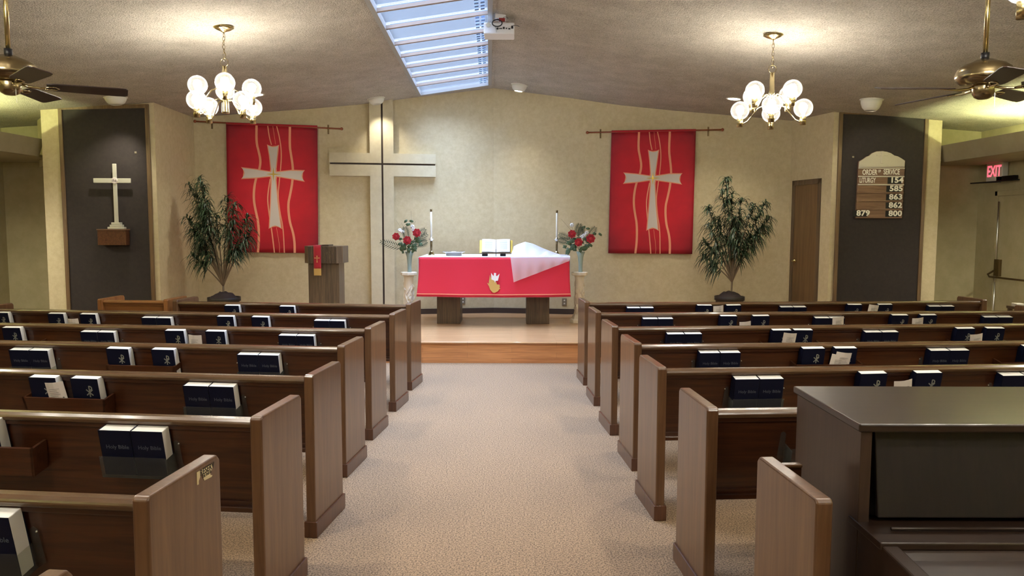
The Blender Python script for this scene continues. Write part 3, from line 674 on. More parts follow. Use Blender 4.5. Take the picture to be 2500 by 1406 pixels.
# ------------------------------------------------------------------ projector
pp = onceil(1222, 34)
t = thing('projector', 'white projector hanging from the ceiling beside the skylight', 'projector', (pp.x, pp.y, cz(pp.x, pp.y)))
Yp = pp.y; W = lambda a, b: at(a, b, Yp)-Vector((pp.x, Yp, cz(pp.x, pp.y)))
z0, z1 = W(1218, 84).z, W(1218, 56).z; x0, x1 = W(1181, 70).x, W(1256, 70).x
MB().box(x0, x1, -.02, .24, z0, z1).obj('body', 'white_plastic', t, bevel=.01)
m_ = MB().box(-.04, .04, .02, .10, W(1220, 44).z, -.0); m_.box(-.055, .055, .0, .12, W(0+1220, 44).z, W(1220, 32).z); m_.box(.03, .055, .05, .08, z1, W(1220, 40).z); m_.box(-.02, .02, .04, .09, z1, W(1220, 40).z); m_.obj('ceiling_mount', 'white_plastic', t, bevel=.003)
pt = MB()
for k, (a, b, c, d) in enumerate(((1212, 1217, 69, 73), (1219, 1226, 70, 72), (1228, 1232, 67, 72), (1235, 1238, 69, 72), (1241, 1246, 70, 73), (1248, 1253, 64, 71))):
    pt.box(W(a, 65).x, W(b, 65).x, -.024, -.018, W(1220, d).z, W(1220, c).z)
pt.obj('ports', 'black_plastic', t)
MB().lathe([(1e-4, 0), (.024, 0), (.024, .004), (1e-4, .004)], (W(1192, 62).x, -.02, W(1192, 62).z), 20, R=Matrix.Rotation(PI/2, 3, 'X')).obj('vent', 'tan_shelf', t)
cb = MB(); cx, cz_ = W(1214, 60).x, W(1214, 60).z
cb.tube([(cx+.050*math.cos(q), -.06, cz_+.034*math.sin(q)) for q in np.linspace(0, 2*PI, 25)[:-1]], .006, 7, True)
cb.tube([(cx-.02, -.05, cz_-.03), (cx-.01, -.05, W(1211, 82).z), (cx+.01, -.05, cz_-.03)], .002, 5)
cb.tube([(cx+.05, -.03, cz_+.02), (W(1242, 55).x, -.02, W(1220, 55).z)], .002, 5); cb.tube([(W(1252, 64).x, -.02, W(1220, 64).z), (W(1260, 63).x, -.02, W(1220, 63).z), (W(1268, 65).x, -.01, W(1220, 65).z)], .003, 5)
cb.tube([(W(1234+6*math.cos(q), 50).x, -.03, W(1220, 47-4*math.sin(q)).z) for q in np.linspace(-.5, 3.4, 12)], .002, 5)
cb.obj('cable', 'black_plastic', t); MB().box(W(1218, 65).x, W(1233, 65).x, -.04, -.0, W(1220, 53).z, W(1220, 46).z).obj('connector', 'red_box', t, bevel=.003)

# ------------------------------------------------------------------ built-out wall cross
pl = Plane(APEX, ML, .10); pl.origin(933, 400)
t = thing('wall_cross', 'tall plaster-white cross built out from the wall, dark groove down its middle', 'cross', pl.o, pl.a)
oz = pl.o.z
xl, xr_ = pl.l(903, 400)[0], pl.l(961, 400)[0]; g0, g1 = pl.l(931.2, 400)[0], pl.l(935.6, 400)[0]
al, ar = pl.l(804, 400)[0], pl.l(1064, 402)[0]; at_, ab = pl.l(933, 374)[1], pl.l(933, 430)[1]; s0, s1 = pl.l(933, 402.5)[1], pl.l(933, 398)[1]
ztop = cz(pl.o.x, pl.o.y)-oz+.03; zbot = HP-oz
dp = .10
cross = MB()
for (a, b) in ((xl, g0), (g1, xr_)):
    cross.box(a, b, 0, dp, zbot, s0); cross.box(a, b, 0, dp, s1, ztop)
cross.box(al, xl, 0, dp, ab, s0); cross.box(al, xl, 0, dp, s1, at_); cross.box(xr_, ar, 0, dp, ab, s0); cross.box(xr_, ar, 0, dp, s1, at_)
cross.obj('cross_body', 'cross_face', t)
gm = MB(); gm.box(g0, g1, .03, dp, zbot, ztop); gm.box(al+.01, g0, .031, dp, s0, s1); gm.box(g1, ar-.01, .031, dp, s0, s1); gm.obj('groove', 'dark_base', t)

# ------------------------------------------------------------------ banners
def banner(P, m, tl, tr, bl, br, rod0, rod1, brk, side):
    pl = Plane(P, m, .05); cx = (tl[0]+tr[0])/2; pl.origin(cx, (tl[1]+tr[1])/2)
    t = thing('banner', 'red cloth banner with a white cross and wavy lines, %s of the altar' % side, 'banner', pl.o, pl.a, 'red church banners')
    A, B, Cc, Dd = [Vector((pl.l(*q)[0], 0, pl.l(*q)[1])) for q in (tl, tr, bl, br)]
    def P_(u, v, y=0): q = (A.lerp(B, u)).lerp(Cc.lerp(Dd, u), v); return (q.x, y+.008*math.sin(u*17+v*2)*v, q.z)
    c = MB(); c.grid(lambda u, v: P_(u, v), 30, 24); c.obj('cloth', 'banner_cloth', t, True, solid=.004)
    # motif
    cr_ = [(.452, .16), (.478, .168), (.507, .172), (.537, .168), (.563, .16), (.548, .25), (.532, .35), (.535, .368), (.60, .362), (.70, .352), (.845, .352), (.825, .372), (.820, .39), (.826, .41), (.845, .428), (.70, .412), (.60, .402), (.535, .396), (.53, .42), (.55, .60), (.585, .805), (.555, .792), (.52, .785), (.49, .792), (.46, .805), (.478, .60), (.488, .42), (.482, .396), (.42, .402), (.32, .412), (.165, .420), (.185, .40), (.192, .38), (.186, .36), (.165, .342), (.32, .352), (.42, .362), (.482, .368), (.486, .35), (.472, .25)]
    ctr = (.508, .383)
    def poly(pts, y, nm, mat, grow=0):
        mb = MB(); vs = []
        for (u, v) in pts:
            u2 = u+(grow if u > ctr[0] else -grow)*(1 if abs(u-ctr[0]) > .0 else 0); v2 = v+(grow if v > ctr[1] else -grow)*.7
            q = P_(u2, v2, y); vs.append(q)
        c0 = P_(ctr[0], ctr[1], y); n = len(vs); mb.add(vs+[c0], [(i, (i+1) % n, n) for i in range(n)]); mb.obj(nm, mat, t, solid=.0015)
    poly(cr_, -.006, 'motif_outline', 'pink_line', .012); poly(cr_, -.009, 'white_cross', 'silver_cloth')
    st = [(ctr[0]+ (.09 if k % 2 == 0 else .012)*math.cos(k*PI/4)*(1.), ctr[1]+(.055 if k % 2 == 0 else .008)*math.sin(k*PI/4)*1.) for k in range(8)]
    poly(st, -.012, 'gold_star', 'gold_paint')
    lines = [([(.33,0),(.325,.14),(.35,.21),(.37,.28),(.355,.35),(.31,.43),(.29,.52),(.29,.6),(.31,.68),(.335,.76),(.34,.9),(.325,1)], .013, 1), ([(.695,0),(.69,.16),(.705,.23),(.72,.3),(.725,.36),(.715,.45),(.69,.54),(.665,.62),(.68,.75),(.72,.84),(.735,.92),(.735,1)], .013, 1),
             ([(.45,0),(.465,.09),(.49,.155)], .006, 0), ([(.472,.42),(.445,.53),(.44,.6),(.46,.72),(.485,.84),(.51,1)], .007, 0), ([(.545,0),(.575,.08),(.595,.17),(.598,.25),(.585,.36),(.572,.44),(.555,.55),(.575,.68),(.61,.8),(.62,1)], .006, 0), ([(.505,0),(.535,.15)], .002, 0), ([(.535,.8),(.57,.95),(.565,1)], .002, 0)]
    for pts, w, _ in lines:
        # smooth the polyline
        q = [Vector(p) for p in pts]
        for _k in range(2):
            n_ = [q[0]]
            for a, b in zip(q, q[1:]): n_ += [a.lerp(b, .25), a.lerp(b, .75)]
            q = n_+[q[-1]]
        mb = MB(); vs = []
        for p in q: vs += [P_(p.x-w/1., p.y, -.0045), P_(p.x+w/1., p.y, -.0045)]
        mb.add(vs, [(2*i, 2*i+1, 2*i+3, 2*i+2) for i in range(len(q)-1)]); mb.obj('wavy_stripe', 'pink_line', t, solid=.001)
    r0, r1 = pl.l(*rod0), pl.l(*rod1); rd = MB().tube([(r0[0], -.0, r0[1]), (r1[0], -.0, r1[1])], .012, 12)
    for r in (r0, r1): rd.sphere((r[0], 0, r[1]), .024, 14, 8)
    rd.obj('rod', 'rod_wood', t, True)
    MB().grid(lambda u, v: (A.lerp(B, u).x, -.017*math.sin(PI*v*1.0)-.0, A.lerp(B, u).z+.016*math.cos(PI*v)), 6, 8).obj('rod_sleeve', 'red_side', t, True, solid=.002)
    for b in brk:
        q = pl.l(*b); k = MB(); k.box(q[0]-.008, q[0]+.008, .0, .05, q[1]-.01, q[1]+.006); k.box(q[0]-.012, q[0]+.012, .035, .05, q[1]-.09, q[1]+.05); k.tube([(q[0], -.004, q[1]+.018), (q[0], -.017, q[1]), (q[0], -.002, q[1]-.016), (q[0], .03, q[1]-.016)], .004, 6); k.obj('bracket', 'bronze', t)
    return t
banner(APEX, ML, (552, 301), (775, 309), (557, 615), (777, 618), (476, 296), (834, 314.5), ((516, 299), (801, 312)), 'left')
banner(APEX, MR, (1493, 321), (1699, 317.5), (1485, 618), (1690, 620), (1434, 323.5), (1764, 316.5), ((1466, 322.5), (1730, 317)), 'right')

# ------------------------------------------------------------------ altar group (on the platform)
AZ = 1.245; AF, AB = 10.75, 11.88; axl, axr = at(1023, 640, AF).x, at(1390, 640, AF).x
t = thing('altar_table', 'dark wooden altar table on two block legs beneath red and white cloths', 'altar', ((axl+axr)/2, 11.3, HP))
ox, oy = (axl+axr)/2, 11.3
MB().box(axl-ox+.01, axr-ox-.01, AF-oy+.02, AB-oy, AZ-HP-.07, AZ-HP-.008).obj('table_top', 'brown_wood_h', t, bevel=.004)
for a, b, s_ in ((atz(1067, 790, HP), atz(1124, 790, HP), 1), (atz(1285, 791, HP), atz(1341, 791, HP), 1)):
    MB().box(a.x-ox, b.x-ox, 11.13-oy, 11.62-oy, 0, AZ-HP-.07).obj('leg', 'brown_wood_v', t, bevel=.004)
# white linen on top and a little over the edges
lin = MB(); lin.box(axl-.012, axr+.012, AF-.006, AB, AZ-.004, AZ+.004)
lin.hexa([(axl-.012, AF, AZ-.50), (axl-.006, AF, AZ-.50), (axl-.006, AB, AZ-.50), (axl-.012, AB, AZ-.50), (axl-.012, AF, AZ), (axl-.006, AF, AZ), (axl-.006, AB, AZ), (axl-.012, AB, AZ)])
lin.hexa([(axr+.006, AF, AZ-.50), (axr+.012, AF, AZ-.50), (axr+.012, AB, AZ-.50), (axr+.006, AB, AZ-.50), (axr+.006, AF, AZ), (axr+.012, AF, AZ), (axr+.012, AB, AZ), (axr+.006, AB, AZ)])
tag(lin.obj('altar_linen', 'white_cloth', None, bevel=.003), 'white linen cloth covering the altar top and short ends', 'tablecloth')
# red frontal
zf0, zf1 = AZ-.004, at(1200, 724, AF).z
fr = thing('altar_frontal', 'bright red altar frontal with a flame and dove emblem hanging to a gold stripe', 'cloth', (ox, AF-.012, 0))
def Fp(u, v, y=0):
    xa = (axl-ox)-.035*v*v+.0; xb = (axr-ox)+.025*v*v; z = zf0+(zf1-zf0)*v+(-.012*math.sin(u*PI)*v+.006)
    return (xa+(xb-xa)*u, y-.012*v*math.sin(u*23+1)*(.4+.6*v)-.02*v*v, z)
MB().box(axl-ox, axr-ox, -.0, .35, zf0+.009, zf0+.012).obj('top_flap', 'white_cloth', fr)
MB().grid(lambda u, v: Fp(u, v), 70, 16).obj('cloth_front', 'red_cloth', fr, True, solid=.003)
MB().grid(lambda u, v: Fp(u, .925+.02*v, -.005), 70, 1).obj('gold_stripe', 'pink_line', fr, solid=.001)
MB().grid(lambda u, v: Fp(u, .985+.022*v, -.004), 70, 1).obj('fringe', 'red_side', fr, solid=.001)
def em(pts, y, nm, mat, c):
    vs = []
    for (a, b) in pts+[c]:
        w = at(1150+a/15.62, 640+b/15.62, AF-.02); vs.append((w.x-ox, y, w.z))
    n = len(pts); MB().add(vs, [(i, (i+1) % n, n) for i in range(n)]).obj(nm, mat, fr, solid=.002)
em([(725,470),(740,600),(780,655),(890,700),(920,790),(965,740),(985,840),(1085,850),(1100,920),(1080,970),(1125,990),(1060,1050),(1030,1100),(900,1160),(830,1150),(730,1040),(690,920),(610,780),(690,860),(680,750),(700,640)], -.034, 'flame_emblem', 'gold_cloth', (850, 900))
em([(765,400),(800,480),(870,520),(880,400),(960,415),(950,500),(990,530),(1090,430),(1060,560),(1025,700),(940,710),(920,790),(890,700),(780,650)], -.038, 'dove_emblem', 'white_cloth', (910, 600))
# sheer veil over the communion ware
cols = [(1246, 606, 1246, 652, 689-35), (1252, 601, 1250, 0, 0)]
def veil(u, v):
    # v: 0 back on table, .25 ridge, .6 front edge, 1 hem
    rp = [(0, 1254, 602), (.10, 1262, 597), (.20, 1282, 590), (.34, 1302, 595), (.5, 1326, 606), (.7, 1352, 616), (.88, 1374, 623), (1, 1390, 626)]
    for (a, xa, ya), (b, xb, yb_) in zip(rp, rp[1:]):
        if u <= b: k = (u-a)/(b-a); rx, ry = xa+(xb-xa)*k, ya+(yb_-ya)*k; break
    R_ = at(rx, ry, 11.25); R_.z = max(R_.z, AZ+.012); fx = 1246+(1392-1246)*u; Fr = at(fx, 628, AF-.03); Fr.z = AZ+.014
    Bk = Vector((R_.x, 11.6, AZ+.012)); hx = 1254+(1390-1254)*u; hy = 689+(637-689)*u
    Hm = at(hx, hy, AF-.06)
    if u < .02: Hm = at(1254, 689, AF-.06)
    f = .006*math.sin(u*31+v*4)+.004*math.sin(u*13)
    if v < .2: p = Bk.lerp(R_, math.sin(v/.2*PI/2))
    elif v < .6:
        k = (v-.2)/.4; p = R_.lerp(Fr, k); p.z = R_.z+(Fr.z-R_.z)*(k**.8); p.z += f*math.sin(PI*k)
    else:
        k = (v-.6)/.4; p = Fr.lerp(Hm, k); p.y += -.015*math.sin(PI*k)+f*1.5*k-.004
    return tuple(p)
vl = MB(); vl.grid(veil, 48, 40); tag(vl.obj('communion_veil', 'veil', None, True), 'sheer white veil draped over communion ware, hanging down the altar front', 'cloth')
# chalice and plates under the veil
t = thing('communion_tray', 'stacked silver communion ware beneath the white veil', 'tray', (at(1283, 600, 11.25).x, 11.25, AZ+.004))
MB().lathe([(1e-4, 0), (.05, 0), (.05, .006), (.012, .02), (.012, .09), (.05, .13), (.055, .17), (1e-4, .17)], n=20).obj('chalice', 'silver', t, True)
MB().lathe([(1e-4, 0), (.13, 0), (.14, .04), (1e-4, .04)], (.16, 0, 0), 24).obj('plate_stack', 'silver', t, True)
# offering plates
q = at(1108, 617, 11.25)
t = thing('offering_plate', 'shiny silver offering plate with wide rim on the left of the altar', 'plate', (q.x, 11.25, AZ+.004))
MB().lathe([(1e-4, 0), (.105, 0), (.115, .008), (.12, .045), (.165, .058), (.165, .066), (.12, .056), (.10, .068), (.03, .074), (1e-4, .074)], n=36).obj('dish', 'silver', t, True)
MB().lathe([(.085, .052), (.09, .058), (.095, .052)], n=30).obj('rim_ring', 'chrome', t, True)
# folded paper
t = tag(MB().hexa([(0,0,0),(.20,.0,0),(.20,.10,0),(0,.10,0),(.0,0,.02),(.20,.0,.006),(.20,.10,.006),(.0,.10,.022)]).obj('folded_paper', 'paper', None, bevel=.002), 'folded white paper lying between the offering plate and the open book', 'paper')
t.location = (at(1143, 622, 11.0).x, 10.95, AZ+.004)
# open altar book on a stand
bx = at(1211, 620, 11.05).x
t = thing('book_stand', 'gilt altar book stand under the open service book', 'stand', (bx, 11.05, AZ+.004))
tl_ = Matrix.Rotation(math.radians(-28), 4, 'X')
k = MB().box(-.238, .238, -.01, .0, 0, .205); xform(k, Matrix.Translation((0, .0, .045)) @ tl_); k.obj('back_plate', 'gold_paint', t, bevel=.004)
MB().box(-.20, -.12, -.05, .1, 0, .045).obj('foot', 'dark_metal', t, bevel=.01); MB().box(.06, .14, -.05, .1, 0, .045).obj('foot', 'dark_metal', t, bevel=.01)
MB().box(-.22, .22, -.06, -.0, .045, .055).obj('ledge', 'brown_wood_h', t, bevel=.003)
t = thing('service_book', 'large open service book with white pages on the altar stand', 'book', (bx, 11.03, AZ+.060))
def page(sgn):
    mb = MB(); n = 10; top = []; 
    for k in range(n+1):
        u = k/n; top.append((sgn*(.004+.195*u), .026*math.sin(min(u*1.4, 1)*PI*.5)*(1-.35*u)+.010))
    vs = []; 
    for (x, h) in top: vs += [(x, -h-.004, .0), (x, -h-.004, .20), (x, -.004, 0), (x, -.004, .20)]
    fs = []
    for k in range(n):
        a, b = 4*k, 4*k+4; fs += [(a, b, b+1, a+1), (a+2, a+3, b+3, b+2), (a, a+2, b+2, b), (a+1, b+1, b+3, a+3)]
    fs += [(0, 1, 3, 2), (4*n, 4*n+2, 4*n+3, 4*n+1)]
    mb.add(vs, fs); return xform(mb, tl_)
for sgn in (-1, 1):
    p_ = page(sgn).obj('page_block', 'pages', t)
    g = MB()
    for k in range(9): g.box(min(sgn*.05, sgn*.16), max(sgn*.05, sgn*.16), -.0405, -.0385, .04+.016*k, .044+.016*k)
    xform(g, tl_).obj('printing', 'pale_ink', p_)
MB_c = MB().box(-.205, .205, -.006, 0, -.004, .204); xform(MB_c, tl_); MB_c.obj('cover', 'bronze', t)
MB().box(-.004, .004, -.055, -.05, -.055, .05).obj('ribbon', 'navy', t)
# candlesticks
def candle(px, ybase, ytop, Y, lab, lean=0):
    x = at(px, 600, Y).x; t = thing('candlestick', lab, 'candlestick', (x, Y, AZ+.004), group='altar candlesticks'); h = at(px, ytop, Y).z-AZ
    MB().lathe([(1e-4, 0), (.062, 0), (.062, .006), (.045, .012), (.03, .05), (.016, .065), (1e-4, .066)], n=8).obj('base', 'bright_brass', t)
    MB().lathe([(1e-4, .06), (.015, .06), (.016, .21), (1e-4, .21)], n=12).obj('shaft', 'bronze', t, True)
    MB().lathe([(1e-4, .205), (.014, .205), (.02, .225), (.040, .24), (.040, .244), (.016, .246), (.016, .27), (1e-4, .27)], n=20).obj('drip_pan', 'chrome', t, True)
    MB().lathe([(1e-4, .25), (.0135, .25), (.0135, h-.035), (1e-4, h-.035)], n=16).obj('candle', 'candle_wax', t, True)
    MB().lathe([(1e-4, h-.045), (.0155, h-.045), (.0155, h-.005), (.012, h-.005), (.010, h-.02), (1e-4, h-.02)], n=14).obj('follower', 'bronze', t, True)
    return t
candle(1053, 622, 510, 11.45, 'brass candlestick with a tall white candle on the altar, left end'); candle(1359, 622, 513, 11.45, 'brass candlestick with a tall white candle on the altar, right end behind the veil')
# pedestals with vases and bouquets
def ornament(mb, n=46, h=.60, seed=1):
    rnd = random.Random(seed)
    for k in range(n):
        a = rnd.uniform(0, 2*PI); z = rnd.uniform(.10, .10+h); tw = rnd.uniform(-.8, .8); L = rnd.uniform(.05, .11)
        pts = [((.066+.006*math.sin(q*PI))*math.cos(a+tw*(q-.5)), (.066+.006*math.sin(q*PI))*math.sin(a+tw*(q-.5)), z+L*(q-.5)) for q in (0, .25, .5, .75, 1)]
        mb.tube(pts, [.002, .008, .010, .007, .002], 6)
for px, lab, lab2, sd in ((998, 'white carved plaster pedestal left of the altar', 'left', 1), (1415, 'white carved plaster pedestal right of the altar', 'right', 2)):
    Y = 11.32; x = at(px, 670, Y).x; zt = at(px, 664, Y).z-HP
    t = thing('pedestal', lab, 'pedestal', (x, Y, HP), group='plaster pedestals')
    MB().lathe([(1e-4, 0), (.14, 0), (.14, .05), (.115, .06), (.10, .11), (.085, .13), (1e-4, .13)], n=8).obj('base', 'plaster', t, bevel=.004)
    s_ = MB().lathe([(1e-4, .11), (.085, .11), (.068, .2), (.066, zt-.09), (.085, zt-.04), (1e-4, zt-.04)], n=20); ornament(s_, 60, zt-.26, sd); s_.obj('carved_shaft', 'plaster', t, True)
    MB().lathe([(1e-4, zt-.05), (.105, zt-.05), (.122, zt-.04), (.122, zt-.006), (.116, zt), (1e-4, zt)], n=8).obj('cap', 'plaster', t, bevel=.003)
    zv = HP+zt; vh = at(px, 614, Y).z-zv
    v = thing('vase', 'tall flared grey-green glass vase on the %s pedestal' % lab2, 'vase', (x+.012, Y, zv), group='flower vases')
    MB().lathe([(1e-4, 0), (.03, 0), (.031, .01), (.028, .04), (.030, .12), (.042, vh-.07), (.066, vh), (.062, vh), (.038, vh-.07), (.026, .12), (.02, .02)], n=24).obj('vase_body', 'vase_green', v, True)
    # bouquet
    S_ = lambda X, Y_: (at(X, Y_, Y).x-x-.012, at(X, Y_, Y).z-zv)
    bq = thing('bouquet', 'bouquet of red roses, white blooms and palm fronds in the %s vase' % lab2, 'flowers', (x+.012, Y, zv), group='altar bouquets')
    if sd == 1:
        roses = [((970, 577), 12.5), ((997, 586), 14), ((1020, 568), 14)]; whites = [(977, 562), (1008, 553), (1010, 560), (984, 566)]
        fronds = [((985, 606), (932, 590)), ((1000, 600), (1043, 572)), ((995, 590), (990, 556)), ((1008, 600), (1042, 590)), ((1010, 592), (1038, 560))]
        leaves = [(985, 605, 20), (1012, 603, 20), (1022, 588, 20), (985, 615, 10), (998, 548, 14), (992, 540, 12), (1006, 540, 12), (1010, 612, 14), (1028, 596, 14), (978, 595, 14)]
        twigs = [((1000, 600), (1006, 560), (1004, 515)), ((995, 600), (985, 565), (968, 538)), ((1000, 600), (1004, 555), (1016, 540)), ((998, 600), (990, 560), (980, 543))]
    else:
        roses = [((1395, 571), 13.5), ((1411, 591), 13.5), ((1440, 582), 15)]; whites = [(1396, 549), (1420, 578), (1432, 568), (1425, 574)]
        fronds = [((1405, 595), (1366, 572)), ((1400, 590), (1364, 586)), ((1408, 580), (1414, 548)), ((1415, 585), (1418, 556)), ((1430, 590), (1452, 556))]
        leaves = [(1386, 613, 22), (1400, 600, 20), (1425, 605, 20), (1378, 602, 14), (1432, 600, 16), (1424, 555, 12), (1434, 558, 12), (1450, 570, 12), (1464, 572, 12), (1440, 598, 14), (1388, 594, 16)]
        twigs = [((1410, 605), (1392, 560), (1370, 535)), ((1412, 605), (1430, 570), (1470, 573)), ((1410, 600), (1425, 570), (1428, 552)), ((1408, 600), (1395, 550), (1392, 540))]
    rnd = random.Random(sd)
    def rose(mb, c, r):
        c = Vector(c); mb.sphere(tuple(c), r*.45, 10, 6)
        for ring, (n, rr, tilt_) in enumerate(((4, .45, .15), (6, .75, .45), (7, 1.0, .85))):
            for k in range(n):
                a = 2*PI*k/n+ring*.5+rnd.uniform(-.1, .1); out = Vector((math.cos(a), -.25, math.sin(a)))
                fwd = Vector((0, -1, 0)); d = (out*math.sin(tilt_)+fwd*math.cos(tilt_)).normalized(); sd_ = d.cross(out).normalized() if d.cross(out).length > .01 else Vector((1, 0, 0))
                def pt(u, v):
                    w = math.sin(PI*(.15+.7*v))*r*.55; q = c+out*(rr*r*(.35+.65*v)*.8)+fwd*(r*.35*(1-ring*.35)*v)+Vector((-out.z, 0, out.x))*(u-.5)*2*w*(.9)
                    return tuple(q-out*abs(u-.5)*r*.35)
                mb.grid(pt, 4, 4)
    for (c, rpx) in roses:
        X_, Z_ = S_(*c); mb = MB(); rose(mb, (X_, -.10, Z_), rpx*Y/F); mb.obj('rose', 'rose_red', bq, True, solid=.002)
        MB().tube([(0, 0, vh-.02), (X_*.5, -.04, (Z_+vh)/2), (X_, -.09, Z_)], .003, 5).obj('rose_stem', 'plant_leaf', bq)
    for c in whites:
        X_, Z_ = S_(*c); mb = MB()
        for k in range(6):
            a = k*PI/3; mb.sphere((X_+.016*math.cos(a), -.04+rnd.uniform(-.01, .01), Z_+.018*math.sin(a)), .017, 8, 5, sc=(1, 1, .7))
        mb.obj('white_bloom', 'white_petal', bq, True)
    mb = MB()
    for (a, b) in fronds:
        xa, za = S_(*a); xb, zb = S_(*b); A_ = Vector((xa, -.03, za)); B_ = Vector((xb, -.06, zb)); t_ = (B_-A_); L = t_.length; nrm = Vector((-t_.z, 0, t_.x)).normalized()
        mb.tube([tuple(A_), tuple(B_)], .0018, 5)
        for k in range(9):
            u = .12+.85*k/8; base_ = A_.lerp(B_, u); ll = .085*(math.sin(PI*(.2+.75*u))+.25)
            for s__ in (-1, 1):
                d = (nrm*s__*.75+t_.normalized()*.8).normalized(); tip = base_+d*ll; w = Vector((-d.z, 0, d.x))*.0062
                mb.add([tuple(base_), tuple(base_.lerp(tip, .45)+w), tuple(tip), tuple(base_.lerp(tip, .45)-w)], [(0, 1, 2, 3)])
    mb.obj('palm_fronds', 'plant_leaf_dark', bq, solid=.0008)
    mb = MB()
    for q_ in range(26): leaves.append((px+rnd.uniform(-22, 24), rnd.uniform(582, 612), rnd.uniform(11, 17)))
    for (a, b, sz) in leaves:
        X_, Z_ = S_(a, b)
        for k in range(2):
            L = sz*Y/F*.9; an = rnd.uniform(-.9, .9)+(0 if b < 560 else (-PI/2 if b > 608 else 0))+(0 if X_ > 0 else PI); d = Vector((math.cos(an), rnd.uniform(-.3, .3), math.sin(an))).normalized(); w = Vector((-d.z, 0, d.x)).normalized()
            o_ = Vector((X_, -.06+rnd.uniform(-.02, .02), Z_))-d*L*.5
            mb.grid(lambda u, v: tuple(o_+d*L*u+w*(v-.5)*L*.55*math.sin(PI*min(max(u, .03), .97))+Vector((0, -.012*math.sin(PI*u), 0))), 6, 4)
    mb.obj('leaves', 'plant_leaf', bq, True, solid=.0008)
    mb = MB()
    for tw in twigs: mb.tube([(0, 0, vh-.03)]+[(S_(*q)[0], -.03, S_(*q)[1]) for q in tw], .0016, 5)
    mb.obj('twigs', 'stem', bq)

# ------------------------------------------------------------------ lectern
Y = 10.35; x = at(787, 700, Y).x
t = thing('lectern', 'dark wooden lectern with a fluted head left of the altar', 'lectern', (x, Y, HP), -.02)
wl = lambda a, b: (at(a, b, Y).x-x, at(a, b, Y).z-HP)
c0, zc = wl(750, 645); c1, _ = wl(826, 645); h0, zh = wl(738, 601); h1, zb_ = wl(835, 643)
MB().box(c0, c1, .04, .34, 0, zc+.02).obj('column', 'brown_wood_v', t, bevel=.004)
hd = MB().prism([(h0, .10), (h0+.07, .0), (h0+.1, -.01), (h1-.07, -.01), (h1, .06), (h1, .38), (h0, .38)], 'z', zb_, zh)
n = 22
for k in range(n):
    xx = h0+.085+(h1-h0-.155)*k/(n-1); hd.box(xx-.006, xx+.006, -.022, -.005, zb_, zh-.002)
hd.obj('fluted_head', 'brown_wood_v', t, bevel=.002)
MB().box(wl(778, 600)[0], wl(800, 600)[0], .05, .3, zh, zh+.018).obj('reading_desk', 'brown_wood_h', t, bevel=.003)
x = x; st_ = thing('stole', 'narrow red stole with gold cross and fringe hanging over the lectern', 'cloth', (x, Y-.03, HP))
w0, w1 = wl(767, 630)[0], wl(785, 630)[0]; zt_, zm, zfz = wl(776, 600)[1]+.002, wl(776, 656)[1], wl(776, 672)[1]
MB().grid(lambda u, v: (w0+(w1-w0)*u, -.002*math.sin(u*6), zt_+.008+(zm-zt_-.008)*v), 4, 8).obj('red_band', 'red_side', st_, True, solid=.003)
MB().box(w0, w1, -.001, .16, zt_+.003, zt_+.006).obj('top_fold', 'red_side', st_)
fg = MB()
for k in range(12): xx = w0+(w1-w0)*(k+.5)/12; fg.tube([(xx, -.002, zm+.004), (xx+.001, -.003, zfz)], .0042, 5)
fg.obj('fringe', 'gold_cloth', st_)
xc, zc2 = wl(775.5, 632); k = MB().box(xc-.004, xc+.004, -.006, -.003, zc2-.038, zc2+.036); k.box(xc-.025, xc+.025, -.006, -.003, zc2+.010, zc2+.017)
for a, b in ((0, -.040), (0, .038), (-.027, .0135), (.027, .0135)): k.box(xc+a-.007, xc+a+.007, -.0065, -.0032, zc2+b-.006, zc2+b+.006)
k.obj('gold_cross', 'gold_cloth', st_)

